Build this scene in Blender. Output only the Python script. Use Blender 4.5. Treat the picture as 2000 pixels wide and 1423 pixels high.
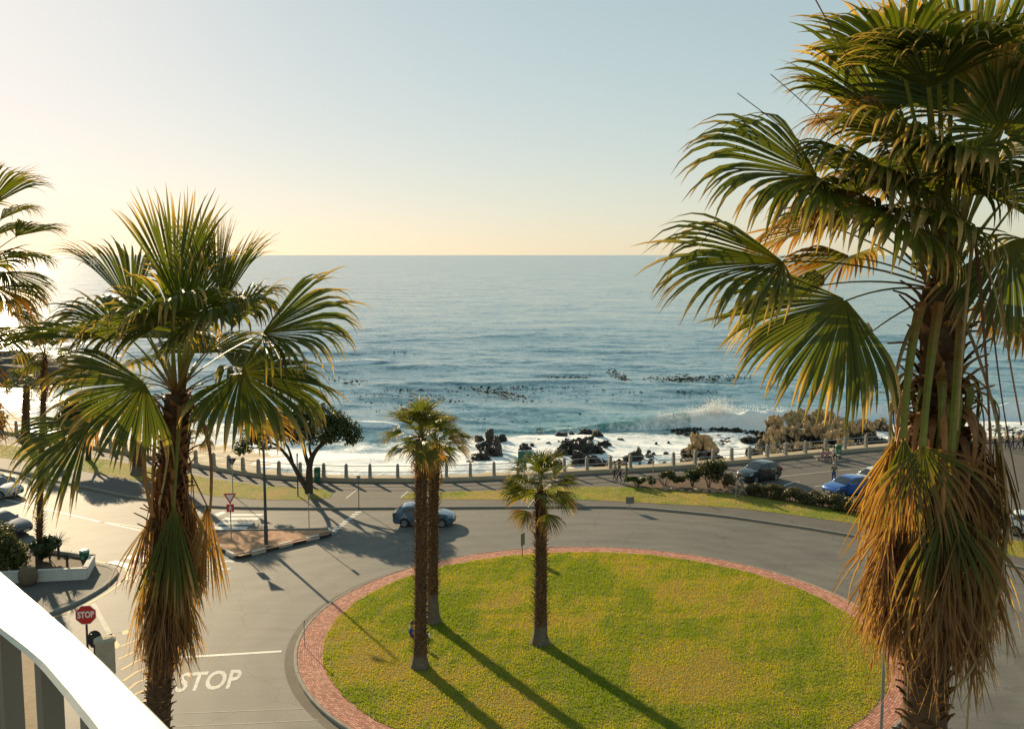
import bpy, bmesh, math, random
import numpy as np
from mathutils import Vector, Matrix, noise as mnoise

for _o in list(bpy.data.objects):
    bpy.data.objects.remove(_o)
scene = bpy.context.scene
COL = scene.collection
R = math.radians

# ------------------------------------------------------------------ camera
CAM_Z = 18.5
FPX = 1944.4                      # 35 mm on a 36 mm wide sensor, 2000 px wide photograph
PITCH = math.atan((711.5 - 497.0) / FPX)
cam_d = bpy.data.cameras.new('camera')
cam = bpy.data.objects.new('camera', cam_d)
COL.objects.link(cam)
cam.location = (0, 0, CAM_Z)
cam.rotation_euler = (math.pi / 2 - PITCH, 0, 0)
cam_d.lens = 35.0
cam_d.sensor_width = 36.0
cam_d.clip_start = 0.05
cam_d.clip_end = 60000
scene.camera = cam

# ------------------------------------------------------------------ sky, sun, exposure
EXPOSURE = 0.68
SUN_AZ = R(-30)                   # to the left of straight ahead
SUN_EL = R(18.5)
world = bpy.data.worlds.new('World')
scene.world = world
world.use_nodes = True
wn = world.node_tree
sky = wn.nodes.new('ShaderNodeTexSky')
sky.sky_type = 'NISHITA'
sky.sun_disc = False
sky.sun_elevation = SUN_EL
sky.sun_rotation = SUN_AZ
sky.altitude = 0
sky.air_density = 1.0
sky.dust_density = 0.3
sky.ozone_density = 1.0
bg = wn.nodes['Background']
bg.inputs['Strength'].default_value = 0.15
# hazy sea air: the range of the whole sky is compressed alike, channel by channel, so it stays as even as in the photograph
sky_sep = wn.nodes.new('ShaderNodeSeparateColor'); sky_com = wn.nodes.new('ShaderNodeCombineColor')
wn.links.new(sky.outputs[0], sky_sep.inputs[0])
for _i, (_g, _k) in enumerate(((.50, .2470), (.41, .3030), (.47, .2560))):
    _p = wn.nodes.new('ShaderNodeMath'); _p.operation = 'POWER'; _p.inputs[1].default_value = _g
    _m = wn.nodes.new('ShaderNodeMath'); _m.operation = 'MULTIPLY'; _m.inputs[1].default_value = _k / .15 / 2 ** EXPOSURE
    wn.links.new(sky_sep.outputs[_i], _p.inputs[0]); wn.links.new(_p.outputs[0], _m.inputs[0]); wn.links.new(_m.outputs[0], sky_com.inputs[_i])
wn.links.new(sky_com.outputs[0], bg.inputs['Color'])

sun_d = bpy.data.lights.new('sun', 'SUN')
sun_d.energy = 5.0
sun_d.angle = R(0.6)
sun_d.color = (1.0, 0.79, 0.50)
sun = bpy.data.objects.new('sun', sun_d)
COL.objects.link(sun)
SUN_DIR = Vector((math.sin(SUN_AZ) * math.cos(SUN_EL), math.cos(SUN_AZ) * math.cos(SUN_EL), math.sin(SUN_EL)))
sun.rotation_euler = SUN_DIR.to_track_quat('Z', 'Y').to_euler()
sun.location = SUN_DIR * 60

scene.view_settings.view_transform = 'Standard'
scene.view_settings.look = 'None'
scene.view_settings.gamma = 1
scene.view_settings.exposure = EXPOSURE
scene.render.engine = 'CYCLES'
scene.cycles.max_bounces = 6
scene.cycles.transparent_max_bounces = 6

# ------------------------------------------------------------------ helpers: pixels to places
SEA_Z = -4.0
_c, _s = math.cos(PITCH), math.sin(PITCH)
def ray(px, py):
    x = (px - 1000) / FPX; y = -(py - 711.5) / FPX
    return Vector((x, _c + y * _s, -_s + y * _c))
def G(px, py, z=0.0):             # where the pixel's ray meets the level z
    d = ray(px, py); t = (z - CAM_Z) / d.z
    return Vector((d.x * t, d.y * t, z))
def W(px, py): return G(px, py, SEA_Z)
def AT(px, py, Y):                # the pixel's ray at the depth of the thing it belongs to
    d = ray(px, py); t = Y / d.y
    return Vector((d.x * t, Y, CAM_Z + d.z * t))
def GL(pts, z=0.0): return [G(x, y, z) for x, y in pts]

# ------------------------------------------------------------------ helpers: objects
def link(o, parent=None):
    COL.objects.link(o)
    if parent: o.parent = parent
    return o
def tag(o, label=None, cat=None, group=None, kind=None):
    if label: o['label'] = label
    if cat: o['category'] = cat
    if group: o['group'] = group
    if kind: o['kind'] = kind
    return o
def empty(name, loc=(0, 0, 0), rz=0.0, label=None, cat=None, group=None):
    o = bpy.data.objects.new(name, None)
    o.empty_display_size = 0.2
    o.location = loc; o.rotation_euler = (0, 0, rz)
    link(o); return tag(o, label, cat, group)
def copy_tree(o, parent=None):
    c = o.copy(); COL.objects.link(c)
    if parent: c.parent = parent
    for ch in o.children: copy_tree(ch, c)
    return c
def mesh_obj(name, v, f, mat=None, parent=None, smooth=False, col=None, attrs=None):
    me = bpy.data.meshes.new(name)
    if isinstance(v, np.ndarray): v = v.tolist()
    if isinstance(f, np.ndarray): f = f.tolist()
    me.from_pydata(v, [], f)
    if mat is not None:
        for m in (mat if isinstance(mat, (list, tuple)) else [mat]): me.materials.append(m)
    if smooth: me.shade_smooth()
    if col is not None:
        a = me.color_attributes.new('Col', 'FLOAT_COLOR', 'POINT')
        c = np.ones((len(v), 4), np.float32); c[:, :3] = col
        a.data.foreach_set('color', c.ravel())
    if attrs:
        for k, arr in attrs.items():
            a = me.attributes.new(k, 'FLOAT', 'POINT')
            a.data.foreach_set('value', np.asarray(arr, np.float32))
    o = bpy.data.objects.new(name, me)
    return link(o, parent)
class MB:
    def __init__(s): s.v = []; s.f = []
    def add(s, v, f):
        b = len(s.v); s.v += [tuple(p) for p in v]; s.f += [tuple(i + b for i in q) for q in f]
    def box(s, c, size, rz=0.0, top=1.0):
        x, y, z = (k / 2 for k in size); ca, sa = math.cos(rz), math.sin(rz); v = []
        for dz, k in ((-z, 1.0), (z, top)):
            for dx, dy in ((-x, -y), (x, -y), (x, y), (-x, y)):
                dx *= k; dy *= k
                v.append((c[0] + dx * ca - dy * sa, c[1] + dx * sa + dy * ca, c[2] + dz))
        s.add(v, [(3, 2, 1, 0), (4, 5, 6, 7), (0, 1, 5, 4), (1, 2, 6, 5), (2, 3, 7, 6), (3, 0, 4, 7)])
    def tube(s, pts, radii, n=8, cap=True):
        pts = [Vector(p) for p in pts]; rings = []; m = len(pts)
        if not isinstance(radii, (list, tuple)): radii = [radii] * m
        ref = Vector((1, 0.13, 0.07)).normalized(); v = []
        for i, p in enumerate(pts):
            t = (pts[min(i + 1, m - 1)] - pts[max(i - 1, 0)]).normalized()
            if abs(t.dot(ref)) > 0.95: ref = Vector((0.05, 1, 0.1)).normalized()
            a = (ref - t * ref.dot(t)).normalized(); b = t.cross(a); ref = a
            for k in range(n):
                th = 2 * math.pi * k / n
                v.append(p + (a * math.cos(th) + b * math.sin(th)) * radii[i])
        f = [(i * n + k, i * n + (k + 1) % n, (i + 1) * n + (k + 1) % n, (i + 1) * n + k) for i in range(m - 1) for k in range(n)]
        if cap: f += [tuple(range(n))[::-1], tuple((m - 1) * n + k for k in range(n))]
        s.add(v, f)
    def lathe(s, c, prof, n=16):
        v = []; m = len(prof)
        for r, z in prof:
            for k in range(n):
                th = 2 * math.pi * k / n
                v.append((c[0] + r * math.cos(th), c[1] + r * math.sin(th), c[2] + z))
        f = [(i * n + k, i * n + (k + 1) % n, (i + 1) * n + (k + 1) % n, (i + 1) * n + k) for i in range(m - 1) for k in range(n)]
        f += [tuple(range(n))[::-1], tuple((m - 1) * n + k for k in range(n))]
        s.add(v, f)
    def prism(s, outline, M, th):      # outline in a local xy plane, thickness along local z
        n = len(outline)
        v = [M @ Vector((x, y, 0)) for x, y in outline] + [M @ Vector((x, y, th)) for x, y in outline]
        s.add(v, [tuple(range(n))[::-1], tuple(range(n, 2 * n))] + [(i, (i + 1) % n, n + (i + 1) % n, n + i) for i in range(n)])
    def build(s, name, mat, parent=None, smooth=False):
        return mesh_obj(name, s.v, s.f, mat, parent, smooth)
def sheet(name, pts, z, mat, parent=None, kind=None):
    """flat polygon, triangulated"""
    bm = bmesh.new()
    fv = [bm.verts.new((p[0], p[1], z)) for p in pts]
    f = bm.faces.new(fv)
    if f.normal.z < 0 or True:
        f.normal_update()
        if f.normal.z < 0: f.normal_flip()
    bmesh.ops.triangulate(bm, faces=[f])
    me = bpy.data.meshes.new(name); bm.to_mesh(me); bm.free()
    me.materials.append(mat)
    o = link(bpy.data.objects.new(name, me), parent)
    if kind: o['kind'] = kind
    return o
def smooth_line(pts, step=1.0, closed=False):
    """Catmull-Rom through points, resampled evenly"""
    P = [Vector((p[0], p[1], 0)) for p in pts]; out = []
    n = len(P)
    for i in range(n - 1):
        p0 = P[max(i - 1, 0)]; p1 = P[i]; p2 = P[i + 1]; p3 = P[min(i + 2, n - 1)]
        for k in range(12):
            t = k / 12
            out.append(0.5 * ((2 * p1) + (p2 - p0) * t + (2 * p0 - 5 * p1 + 4 * p2 - p3) * t * t + (3 * p1 - p0 - 3 * p2 + p3) * t ** 3))
    out.append(P[-1])
    d = [0.0]
    for a, b in zip(out, out[1:]): d.append(d[-1] + (b - a).length)
    m = max(2, int(round(d[-1] / step)) + 1); res = []; j = 0
    for k in range(m):
        s = d[-1] * k / (m - 1)
        while j < len(d) - 2 and d[j + 1] < s: j += 1
        t = (s - d[j]) / max(1e-9, d[j + 1] - d[j])
        res.append(out[j].lerp(out[j + 1], min(1, t)))
    return res
def ribbon(line, w0, w1, z):
    """strip along a line between two signed sideways offsets"""
    v = []; f = []
    for i, p in enumerate(line):
        t = (line[min(i + 1, len(line) - 1)] - line[max(i - 1, 0)]).normalized(); nrm = Vector((-t.y, t.x, 0))
        v += [tuple(p + nrm * w0 + Vector((0, 0, z))), tuple(p + nrm * w1 + Vector((0, 0, z)))]
    for i in range(len(line) - 1):
        f.append((2 * i, 2 * i + 2, 2 * i + 3, 2 * i + 1) if w1 > w0 else (2 * i, 2 * i + 1, 2 * i + 3, 2 * i + 2))
    return v, f
def kerb_stones(name, line, width, h, mat, side=1, alt=None, step=1.0, gap=0.012):
    """a kerb: one object of the setting whose stones are its parts"""
    root = empty(name); root['kind'] = 'structure'
    cache = {}
    pts = smooth_line(line, step)
    for i, (a, b) in enumerate(zip(pts, pts[1:])):
        d = b - a; L = d.length; t = d.normalized(); nrm = Vector((-t.y, t.x, 0)) * side
        m = alt[i % len(alt)] if alt else mat
        key = (round(L, 2), m.name)
        if key not in cache:
            q = MB(); x = L / 2 - gap / 2 + (0.006 if L > .3 else 0); w = width / 2
            v = [(-x, -w, -.05), (x, -w, -.05), (x, w, -.05), (-x, w, -.05), (-x, -w, h - .03), (x, -w, h - .03), (x, w, h - .03), (-x, w, h - .03),
                 (-x + .01, -w + .03, h), (x - .01, -w + .03, h), (x - .01, w - .03, h), (-x + .01, w - .03, h)]
            q.add(v, [(0, 1, 5, 4), (1, 2, 6, 5), (2, 3, 7, 6), (3, 0, 4, 7), (4, 5, 9, 8), (5, 6, 10, 9), (6, 7, 11, 10), (7, 4, 8, 11), (8, 9, 10, 11)])
            o = q.build('kerb_stone', m); cache[key] = o.data; COL.objects.unlink(o); bpy.data.objects.remove(o)
        o = bpy.data.objects.new('kerb_stone', cache[key]); link(o, root)
        c = (a + b) / 2 + nrm * width / 2
        o.location = (c.x, c.y, random.uniform(-.004, .004)); o.rotation_euler = (0, 0, math.atan2(d.y, d.x))
    return root
random.seed(7)
rng = np.random.default_rng(11)

# ------------------------------------------------------------------ materials
def new_mat(name):
    m = bpy.data.materials.new(name); m.use_nodes = True
    nt = m.node_tree; b = nt.nodes['Principled BSDF']
    return m, nt, b
def N(nt, t, **kw):
    n = nt.nodes.new(t)
    for k, v in kw.items():
        if k in n.inputs.keys(): n.inputs[k].default_value = v
        else: setattr(n, k, v)
    return n
def plain(name, c, rough=0.6, metal=0.0, var=0.12, scale=6.0, bump=0.0, spec=0.5, coat=0.0):
    m, nt, b = new_mat(name)
    tc = N(nt, 'ShaderNodeTexCoord'); nz = N(nt, 'ShaderNodeTexNoise', Scale=scale, Detail=6.0, Roughness=0.62)
    nt.links.new(tc.outputs['Object'], nz.inputs['Vector'])
    mp = N(nt, 'ShaderNodeMapRange'); mp.inputs['From Min'].default_value = .3; mp.inputs['From Max'].default_value = .7
    mp.inputs['To Min'].default_value = 1 - var; mp.inputs['To Max'].default_value = 1 + var
    nt.links.new(nz.outputs['Fac'], mp.inputs['Value'])
    mx = N(nt, 'ShaderNodeVectorMath', operation='SCALE'); mx.inputs[0].default_value = c
    nt.links.new(mp.outputs[0], mx.inputs['Scale']); nt.links.new(mx.outputs[0], b.inputs['Base Color'])
    b.inputs['Roughness'].default_value = rough; b.inputs['Metallic'].default_value = metal
    b.inputs['Specular IOR Level'].default_value = spec; b.inputs['Coat Weight'].default_value = coat
    if bump:
        bp = N(nt, 'ShaderNodeBump', Strength=bump, Distance=.02); nt.links.new(nz.outputs['Fac'], bp.inputs['Height'])
        nt.links.new(bp.outputs[0], b.inputs['Normal'])
    return m
def mixed(name, c0, c1, c2, s_big, s_small, rough=.85, bump=.15, bdist=.02, lo=.35, hi=.65, spec=.3):
    """ground-like surface: two colours in large patches, a third in small flecks"""
    m, nt, b = new_mat(name)
    tc = N(nt, 'ShaderNodeTexCoord')
    n1 = N(nt, 'ShaderNodeTexNoise', Scale=s_big, Detail=5.0, Roughness=.6, Distortion=.6)
    n2 = N(nt, 'ShaderNodeTexNoise', Scale=s_small, Detail=6.0, Roughness=.7)
    for n in (n1, n2): nt.links.new(tc.outputs['Object'], n.inputs['Vector'])
    r1 = N(nt, 'ShaderNodeMapRange'); r1.inputs['From Min'].default_value = lo; r1.inputs['From Max'].default_value = hi
    nt.links.new(n1.outputs['Fac'], r1.inputs['Value'])
    m1 = N(nt, 'ShaderNodeMix', data_type='RGBA'); m1.inputs[6].default_value = (*c0, 1); m1.inputs[7].default_value = (*c1, 1)
    nt.links.new(r1.outputs[0], m1.inputs[0])
    r2 = N(nt, 'ShaderNodeMapRange'); r2.inputs['From Min'].default_value = .45; r2.inputs['From Max'].default_value = .75
    nt.links.new(n2.outputs['Fac'], r2.inputs['Value'])
    m2 = N(nt, 'ShaderNodeMix', data_type='RGBA'); m2.inputs[7].default_value = (*c2, 1)
    nt.links.new(m1.outputs[2], m2.inputs[6]); nt.links.new(r2.outputs[0], m2.inputs[0])
    nt.links.new(m2.outputs[2], b.inputs['Base Color'])
    b.inputs['Roughness'].default_value = rough; b.inputs['Specular IOR Level'].default_value = spec
    bp = N(nt, 'ShaderNodeBump', Strength=bump, Distance=bdist); nt.links.new(n2.outputs['Fac'], bp.inputs['Height'])
    nt.links.new(bp.outputs[0], b.inputs['Normal'])
    return m
def leaf_mat(name, trans=.45, rough=.45):
    m, nt, b = new_mat(name)
    at = N(nt, 'ShaderNodeAttribute', attribute_name='Col')
    nt.links.new(at.outputs['Color'], b.inputs['Base Color'])
    b.inputs['Roughness'].default_value = rough; b.inputs['Specular IOR Level'].default_value = .35
    tr = N(nt, 'ShaderNodeBsdfTranslucent')
    g = N(nt, 'ShaderNodeMix', data_type='RGBA', blend_type='MULTIPLY'); g.inputs[0].default_value = 1
    g.inputs[7].default_value = (1.5, 1.45, .55, 1)
    nt.links.new(at.outputs['Color'], g.inputs[6]); nt.links.new(g.outputs[2], tr.inputs['Color'])
    mx = N(nt, 'ShaderNodeMixShader'); mx.inputs[0].default_value = trans
    nt.links.new(b.outputs[0], mx.inputs[1]); nt.links.new(tr.outputs[0], mx.inputs[2])
    nt.links.new(mx.outputs[0], nt.nodes['Material Output'].inputs['Surface'])
    return m
def vcol_mat(name, rough=.8, bump=0., scale=20., var=.25):
    m, nt, b = new_mat(name)
    at = N(nt, 'ShaderNodeAttribute', attribute_name='Col')
    tc = N(nt, 'ShaderNodeTexCoord'); nz = N(nt, 'ShaderNodeTexNoise', Scale=scale, Detail=6.0, Roughness=.65)
    nt.links.new(tc.outputs['Object'], nz.inputs['Vector'])
    mp = N(nt, 'ShaderNodeMapRange'); mp.inputs['From Min'].default_value = .3; mp.inputs['From Max'].default_value = .7
    mp.inputs['To Min'].default_value = 1 - var; mp.inputs['To Max'].default_value = 1 + var
    nt.links.new(nz.outputs['Fac'], mp.inputs['Value'])
    sc = N(nt, 'ShaderNodeVectorMath', operation='SCALE'); nt.links.new(at.outputs['Color'], sc.inputs[0]); nt.links.new(mp.outputs[0], sc.inputs['Scale'])
    nt.links.new(sc.outputs[0], b.inputs['Base Color']); b.inputs['Roughness'].default_value = rough; b.inputs['Specular IOR Level'].default_value = .25
    if bump:
        bp = N(nt, 'ShaderNodeBump', Strength=bump, Distance=.03); nt.links.new(nz.outputs['Fac'], bp.inputs['Height']); nt.links.new(bp.outputs[0], b.inputs['Normal'])
    return m

M_asphalt = mixed('asphalt', (.128, .120, .106), (.180, .165, .140), (.092, .087, .078), .10, 9.0, rough=.7, bump=.25, bdist=.006, spec=.3)
def road_wear(m):
    """tyre-polished lanes round the roundabout and long scuffs, as wear in the surface"""
    nt = m.node_tree; b = nt.nodes['Principled BSDF']; src = b.inputs['Base Color'].links[0].from_socket
    tc = N(nt, 'ShaderNodeTexCoord'); di = N(nt, 'ShaderNodeVectorMath', operation='DISTANCE'); di.inputs[1].default_value = (4.24, 46.9, 0); nt.links.new(tc.outputs['Object'], di.inputs[0])
    nz = N(nt, 'ShaderNodeTexNoise', Scale=.16, Detail=4.0); nt.links.new(tc.outputs['Object'], nz.inputs['Vector'])
    a = N(nt, 'ShaderNodeMath', operation='MULTIPLY_ADD'); nt.links.new(nz.outputs['Fac'], a.inputs[0]); a.inputs[1].default_value = 5.0; nt.links.new(di.outputs['Value'], a.inputs[2])
    w = N(nt, 'ShaderNodeMath', operation='MULTIPLY'); nt.links.new(a.outputs[0], w.inputs[0]); w.inputs[1].default_value = 3.3
    sn = N(nt, 'ShaderNodeMath', operation='SINE'); nt.links.new(w.outputs[0], sn.inputs[0])
    mp = N(nt, 'ShaderNodeMapping'); mp.inputs['Scale'].default_value = (.25, 1.6, 1); mp.inputs['Rotation'].default_value = (0, 0, .25); nt.links.new(tc.outputs['Object'], mp.inputs['Vector'])
    n2 = N(nt, 'ShaderNodeTexNoise', Scale=.8, Detail=5.0, Roughness=.65); nt.links.new(mp.outputs[0], n2.inputs['Vector'])
    v = N(nt, 'ShaderNodeTexVoronoi', Scale=.22, feature='DISTANCE_TO_EDGE'); n3 = N(nt, 'ShaderNodeTexNoise', Scale=.7, Detail=4.0); nt.links.new(tc.outputs['Object'], n3.inputs['Vector'])
    ad = N(nt, 'ShaderNodeMix', data_type='RGBA', blend_type='ADD'); ad.inputs[0].default_value = 2.2; nt.links.new(tc.outputs['Object'], ad.inputs[6]); nt.links.new(n3.outputs['Color'], ad.inputs[7]); nt.links.new(ad.outputs[2], v.inputs['Vector'])
    ck = N(nt, 'ShaderNodeMapRange'); ck.inputs['From Max'].default_value = .012; ck.inputs['To Min'].default_value = .72; nt.links.new(v.outputs['Distance'], ck.inputs['Value'])
    s1 = N(nt, 'ShaderNodeMath', operation='MULTIPLY_ADD'); nt.links.new(sn.outputs[0], s1.inputs[0]); s1.inputs[1].default_value = .07; s1.inputs[2].default_value = .62
    s2 = N(nt, 'ShaderNodeMath', operation='MULTIPLY_ADD'); nt.links.new(n2.outputs['Fac'], s2.inputs[0]); s2.inputs[1].default_value = .75; nt.links.new(s1.outputs[0], s2.inputs[2])
    s3 = N(nt, 'ShaderNodeMath', operation='MULTIPLY'); nt.links.new(s2.outputs[0], s3.inputs[0]); nt.links.new(ck.outputs[0], s3.inputs[1])
    sc = N(nt, 'ShaderNodeVectorMath', operation='SCALE'); nt.links.new(src, sc.inputs[0]); nt.links.new(s3.outputs[0], sc.inputs['Scale']); nt.links.new(sc.outputs[0], b.inputs['Base Color'])
road_wear(M_asphalt)
M_path = mixed('path_asphalt', (.105, .095, .085), (.135, .118, .100), (.080, .074, .068), .25, 12.0, rough=.8, bump=.25, bdist=.006)
M_concrete = mixed('kerb_concrete', (.26, .235, .195), (.34, .31, .26), (.17, .155, .13), .9, 14.0, rough=.85)
M_gutter = mixed('gutter_concrete', (.12, .10, .075), (.165, .14, .105), (.085, .07, .055), .6, 9.0, rough=.85)
M_paint = mixed('road_paint', (.62, .60, .54), (.76, .74, .68), (.36, .34, .31), 1.2, 8.0, rough=.6, bump=.1)
M_oldpaint = mixed('worn_road_paint', (.30, .28, .24), (.42, .39, .34), (.18, .165, .145), 1.2, 8.0, rough=.7, bump=.1)
M_midpaint = mixed('scuffed_road_paint', (.44, .42, .37), (.60, .58, .52), (.22, .20, .175), 1.6, 7.0, rough=.65, bump=.1)
M_yellow = mixed('yellow_road_paint', (.55, .30, .05), (.62, .36, .08), (.30, .19, .07), 1.0, 8.0, rough=.65, bump=.1)
M_white = mixed('kerb_white', (.68, .66, .60), (.78, .76, .70), (.45, .43, .38), 1.5, 9.0, rough=.6)
M_black = plain('kerb_black', (.03, .03, .032), .6, var=.3)
M_soil = mixed('garden_soil', (.10, .06, .035), (.16, .09, .05), (.06, .04, .025), .8, 7.0, bump=.6, bdist=.05)
M_sand = mixed('sand', (.52, .42, .28), (.60, .49, .34), (.42, .33, .22), .3, 5.0, bump=.4, bdist=.05)
M_grass_ground = mixed('lawn', (.150, .165, .016), (.210, .190, .022), (.230, .165, .045), .22, 2.2, rough=.9, bump=.5, bdist=.04)
M_grass_dry = mixed('dry_lawn', (.150, .185, .018), (.300, .205, .060), (.200, .160, .045), .28, 2.5, rough=.9, bump=.5, bdist=.04, lo=.42, hi=.56)
M_leaf = leaf_mat('palm_leaf', .42)
M_dead = leaf_mat('dead_palm_leaf', .40, .7)
M_blade = leaf_mat('grass_blade', .5, .6)
M_foliage = leaf_mat('tree_leaf', .25, .5)
M_petiole = vcol_mat('palm_stalk', .5, .1, 14.)
M_trunk = vcol_mat('palm_trunk', .9, .8, 9., .35)
M_bark = plain('bark', (.060, .045, .032), .9, var=.4, scale=8., bump=.8)
M_postconc = mixed('post_concrete', (.30, .275, .23), (.38, .35, .29), (.22, .20, .165), 2.0, 14.0)
M_steel = plain('galvanised_steel', (.36, .37, .38), .45, .7, var=.15)
M_darksteel = plain('dark_grey_paint', (.055, .058, .060), .5)
M_red = plain('sign_red', (.52, .022, .020), .4, var=.05)
M_signwhite = plain('sign_white', (.78, .77, .74), .4, var=.04)
M_green_bin = plain('green_plastic', (.012, .115, .060), .45, var=.12)
M_rail = plain('rail_paint', (.66, .62, .53), .5, var=.06, spec=.4, bump=.05)
M_baluster = plain('baluster_paint', (.16, .145, .12), .5, var=.05)
M_wallwhite = mixed('white_plaster', (.60, .57, .51), (.68, .65, .58), (.46, .43, .38), .8, 7.0)

# ------------------------------------------------------------------ ground, roads, pavements
WALL_PX = [(-420, 770), (-200, 812), (0, 848), (90, 863), (185, 880), (260, 893), (400, 918), (500, 934), (560, 939), (620, 942), (700, 944), (860, 943), (970, 939), (1060, 934), (1150, 928), (1300, 920), (1430, 909), (1560, 896), (1700, 882), (1850, 871), (2000, 862), (2300, 850)]
WALL = smooth_line(GL(WALL_PX), 1.0)
KERB_PX = [(-420, 850), (-200, 886), (0, 918), (95, 938), (185, 957), (260, 973), (350, 985), (440, 992), (560, 994), (700, 994), (860, 993), (1000, 992), (1150, 991), (1240, 993), (1300, 998), (1400, 1008), (1500, 1022), (1600, 1037), (1690, 1053), (1800, 1073), (2000, 1112), (2300, 1180)]
KERB = smooth_line(GL(KERB_PX), 1.0)

sheet('road', [(-150, -25), (150, -25), (150, 60)] + [(p.x, p.y) for p in reversed(WALL)] + [(-150, 95)], 0.0, M_asphalt, kind='structure')
# raised pavement and promenade between the road kerb and the sea wall
def strip_between(name, A, B, z, mat, kind='structure'):
    n = 160
    def rs(L):
        d = [0.]
        for a, b in zip(L, L[1:]): d.append(d[-1] + (b - a).length)
        out = []; j = 0
        for k in range(n):
            s = d[-1] * k / (n - 1)
            while j < len(d) - 2 and d[j + 1] < s: j += 1
            out.append(L[j].lerp(L[j + 1], min(1, (s - d[j]) / max(1e-9, d[j + 1] - d[j]))))
        return out
    a, b = rs(A), rs(B)
    v = []; f = []
    for p, q in zip(a, b): v += [(p.x, p.y, z), (q.x, q.y, z)]
    for i in range(n - 1): f.append((2 * i, 2 * i + 2, 2 * i + 3, 2 * i + 1))
    o = mesh_obj(name, v, f, mat); o['kind'] = kind
    return o
PAVE_Z = 0.12
K_IN = [p + Vector((0, 0.15, 0)) for p in KERB]
strip_between('promenade_pavement', K_IN, WALL, PAVE_Z, M_path)
kerb_stones('road_kerb', KERB, .18, .14, M_concrete, side=1, step=1.5)
v, f = ribbon(KERB, -.42, -.01, .004); mesh_obj('kerb_gutter', v, f, M_gutter)['kind'] = 'structure'

# grass verges with blades
def grass_field(name, poly, z, mat, density, hmin, hmax, dry, label_parent=None):
    """lawn sheet plus a blade mesh over it"""
    base = sheet(name, poly, z, mat, kind='structure')
    P = np.array([(p[0], p[1]) for p in poly])
    lo, hi = P.min(0), P.max(0)
    n = int(density * (hi[0] - lo[0]) * (hi[1] - lo[1]))
    q = rng.uniform(lo, hi, (n, 2))
    ins = np.zeros(n, bool); m = len(P)
    for i in range(m):
        a, b = P[i], P[(i + 1) % m]
        c = ((a[1] > q[:, 1]) != (b[1] > q[:, 1]))
        xx = (b[0] - a[0]) * (q[:, 1] - a[1]) / (b[1] - a[1] + 1e-12) + a[0]
        ins ^= c & (q[:, 0] < xx)
    q = q[ins]; n = len(q)
    def fb(x, y, s, k):
        r = np.random.default_rng(k); out = 0
        for i in range(7):
            a = r.uniform(0, 6.28); w = s * r.uniform(.6, 1.9)
            out = out + np.sin((x * np.cos(a) + y * np.sin(a)) * w + r.uniform(0, 6.28) + 1.3 * np.sin((x * np.sin(a * 1.7) - y * np.cos(a * 1.7)) * w * .7))
        return out / 7
    patch = 1.35 * fb(q[:, 0], q[:, 1], .62, 3) + .9 * fb(q[:, 0], q[:, 1], 2.4, 5) + .4 * fb(q[:, 0], q[:, 1], 6., 8) + rng.normal(0, .07, n)
    h = rng.uniform(hmin, hmax, n) * (1 + .35 * np.clip(-patch, -1, 1))
    ang = rng.uniform(0, 6.28, n); lean = rng.uniform(.2, .9, n); la = rng.uniform(0, 6.28, n)
    w = rng.uniform(.012, .026, n)
    c, s_ = np.cos(ang) * w, np.sin(ang) * w
    v = np.zeros((n, 3, 3)); zz = np.full(n, z)
    v[:, 0] = np.stack([q[:, 0] - c, q[:, 1] - s_, zz - .005], 1); v[:, 1] = np.stack([q[:, 0] + c, q[:, 1] + s_, zz - .005], 1)
    v[:, 2] = np.stack([q[:, 0] + np.cos(la) * lean * h, q[:, 1] + np.sin(la) * lean * h, zz + h], 1)
    g = np.array([.185, .245, .012]); y = np.array([.400, .345, .020]); d = np.array([.40, .255, .085])
    t = np.clip(patch * 1.05 + .48, 0, 1)[:, None]; col = g * (1 - t) + y * t
    dd = np.clip((patch - (.55 - dry)) * 1.5, 0, 1)[:, None] * .8; col = col * (1 - dd) + d * dd
    col *= rng.uniform(.88, 1.12, (n, 1))
    o = mesh_obj('grass_blades', v.reshape(-1, 3), np.arange(3 * n).reshape(-1, 3), M_blade, base, col=np.repeat(col, 3, 0))
    o['kind'] = 'stuff'
    return base
EAST = [(782, 974), (900, 975), (1150, 976), (1230, 980), (1300, 984), (1440, 992), (1540, 1004), (1680, 1024), (1780, 1042), (2000, 1090), (2150, 1124), (2150, 1080), (2000, 1058), (1850, 1030), (1750, 1012), (1690, 1001), (1560, 981), (1450, 966), (1350, 959), (1250, 952), (1150, 950), (1000, 957), (800, 962)]
WEST = [(-300, 838), (0, 893), (100, 908), (200, 926), (300, 944), (420, 969), (520, 976), (600, 976), (645, 972), (650, 962), (625, 955), (520, 949), (420, 936), (270, 908), (180, 893), (100, 880), (0, 868), (-300, 815)]
grass_field('seafront_lawn', GL(EAST, PAVE_Z), PAVE_Z + .012, M_grass_dry, 120, .03, .09, .32)
grass_field('west_verge', GL(WEST, PAVE_Z), PAVE_Z + .012, M_grass_dry, 70, .03, .09, .30)

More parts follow.
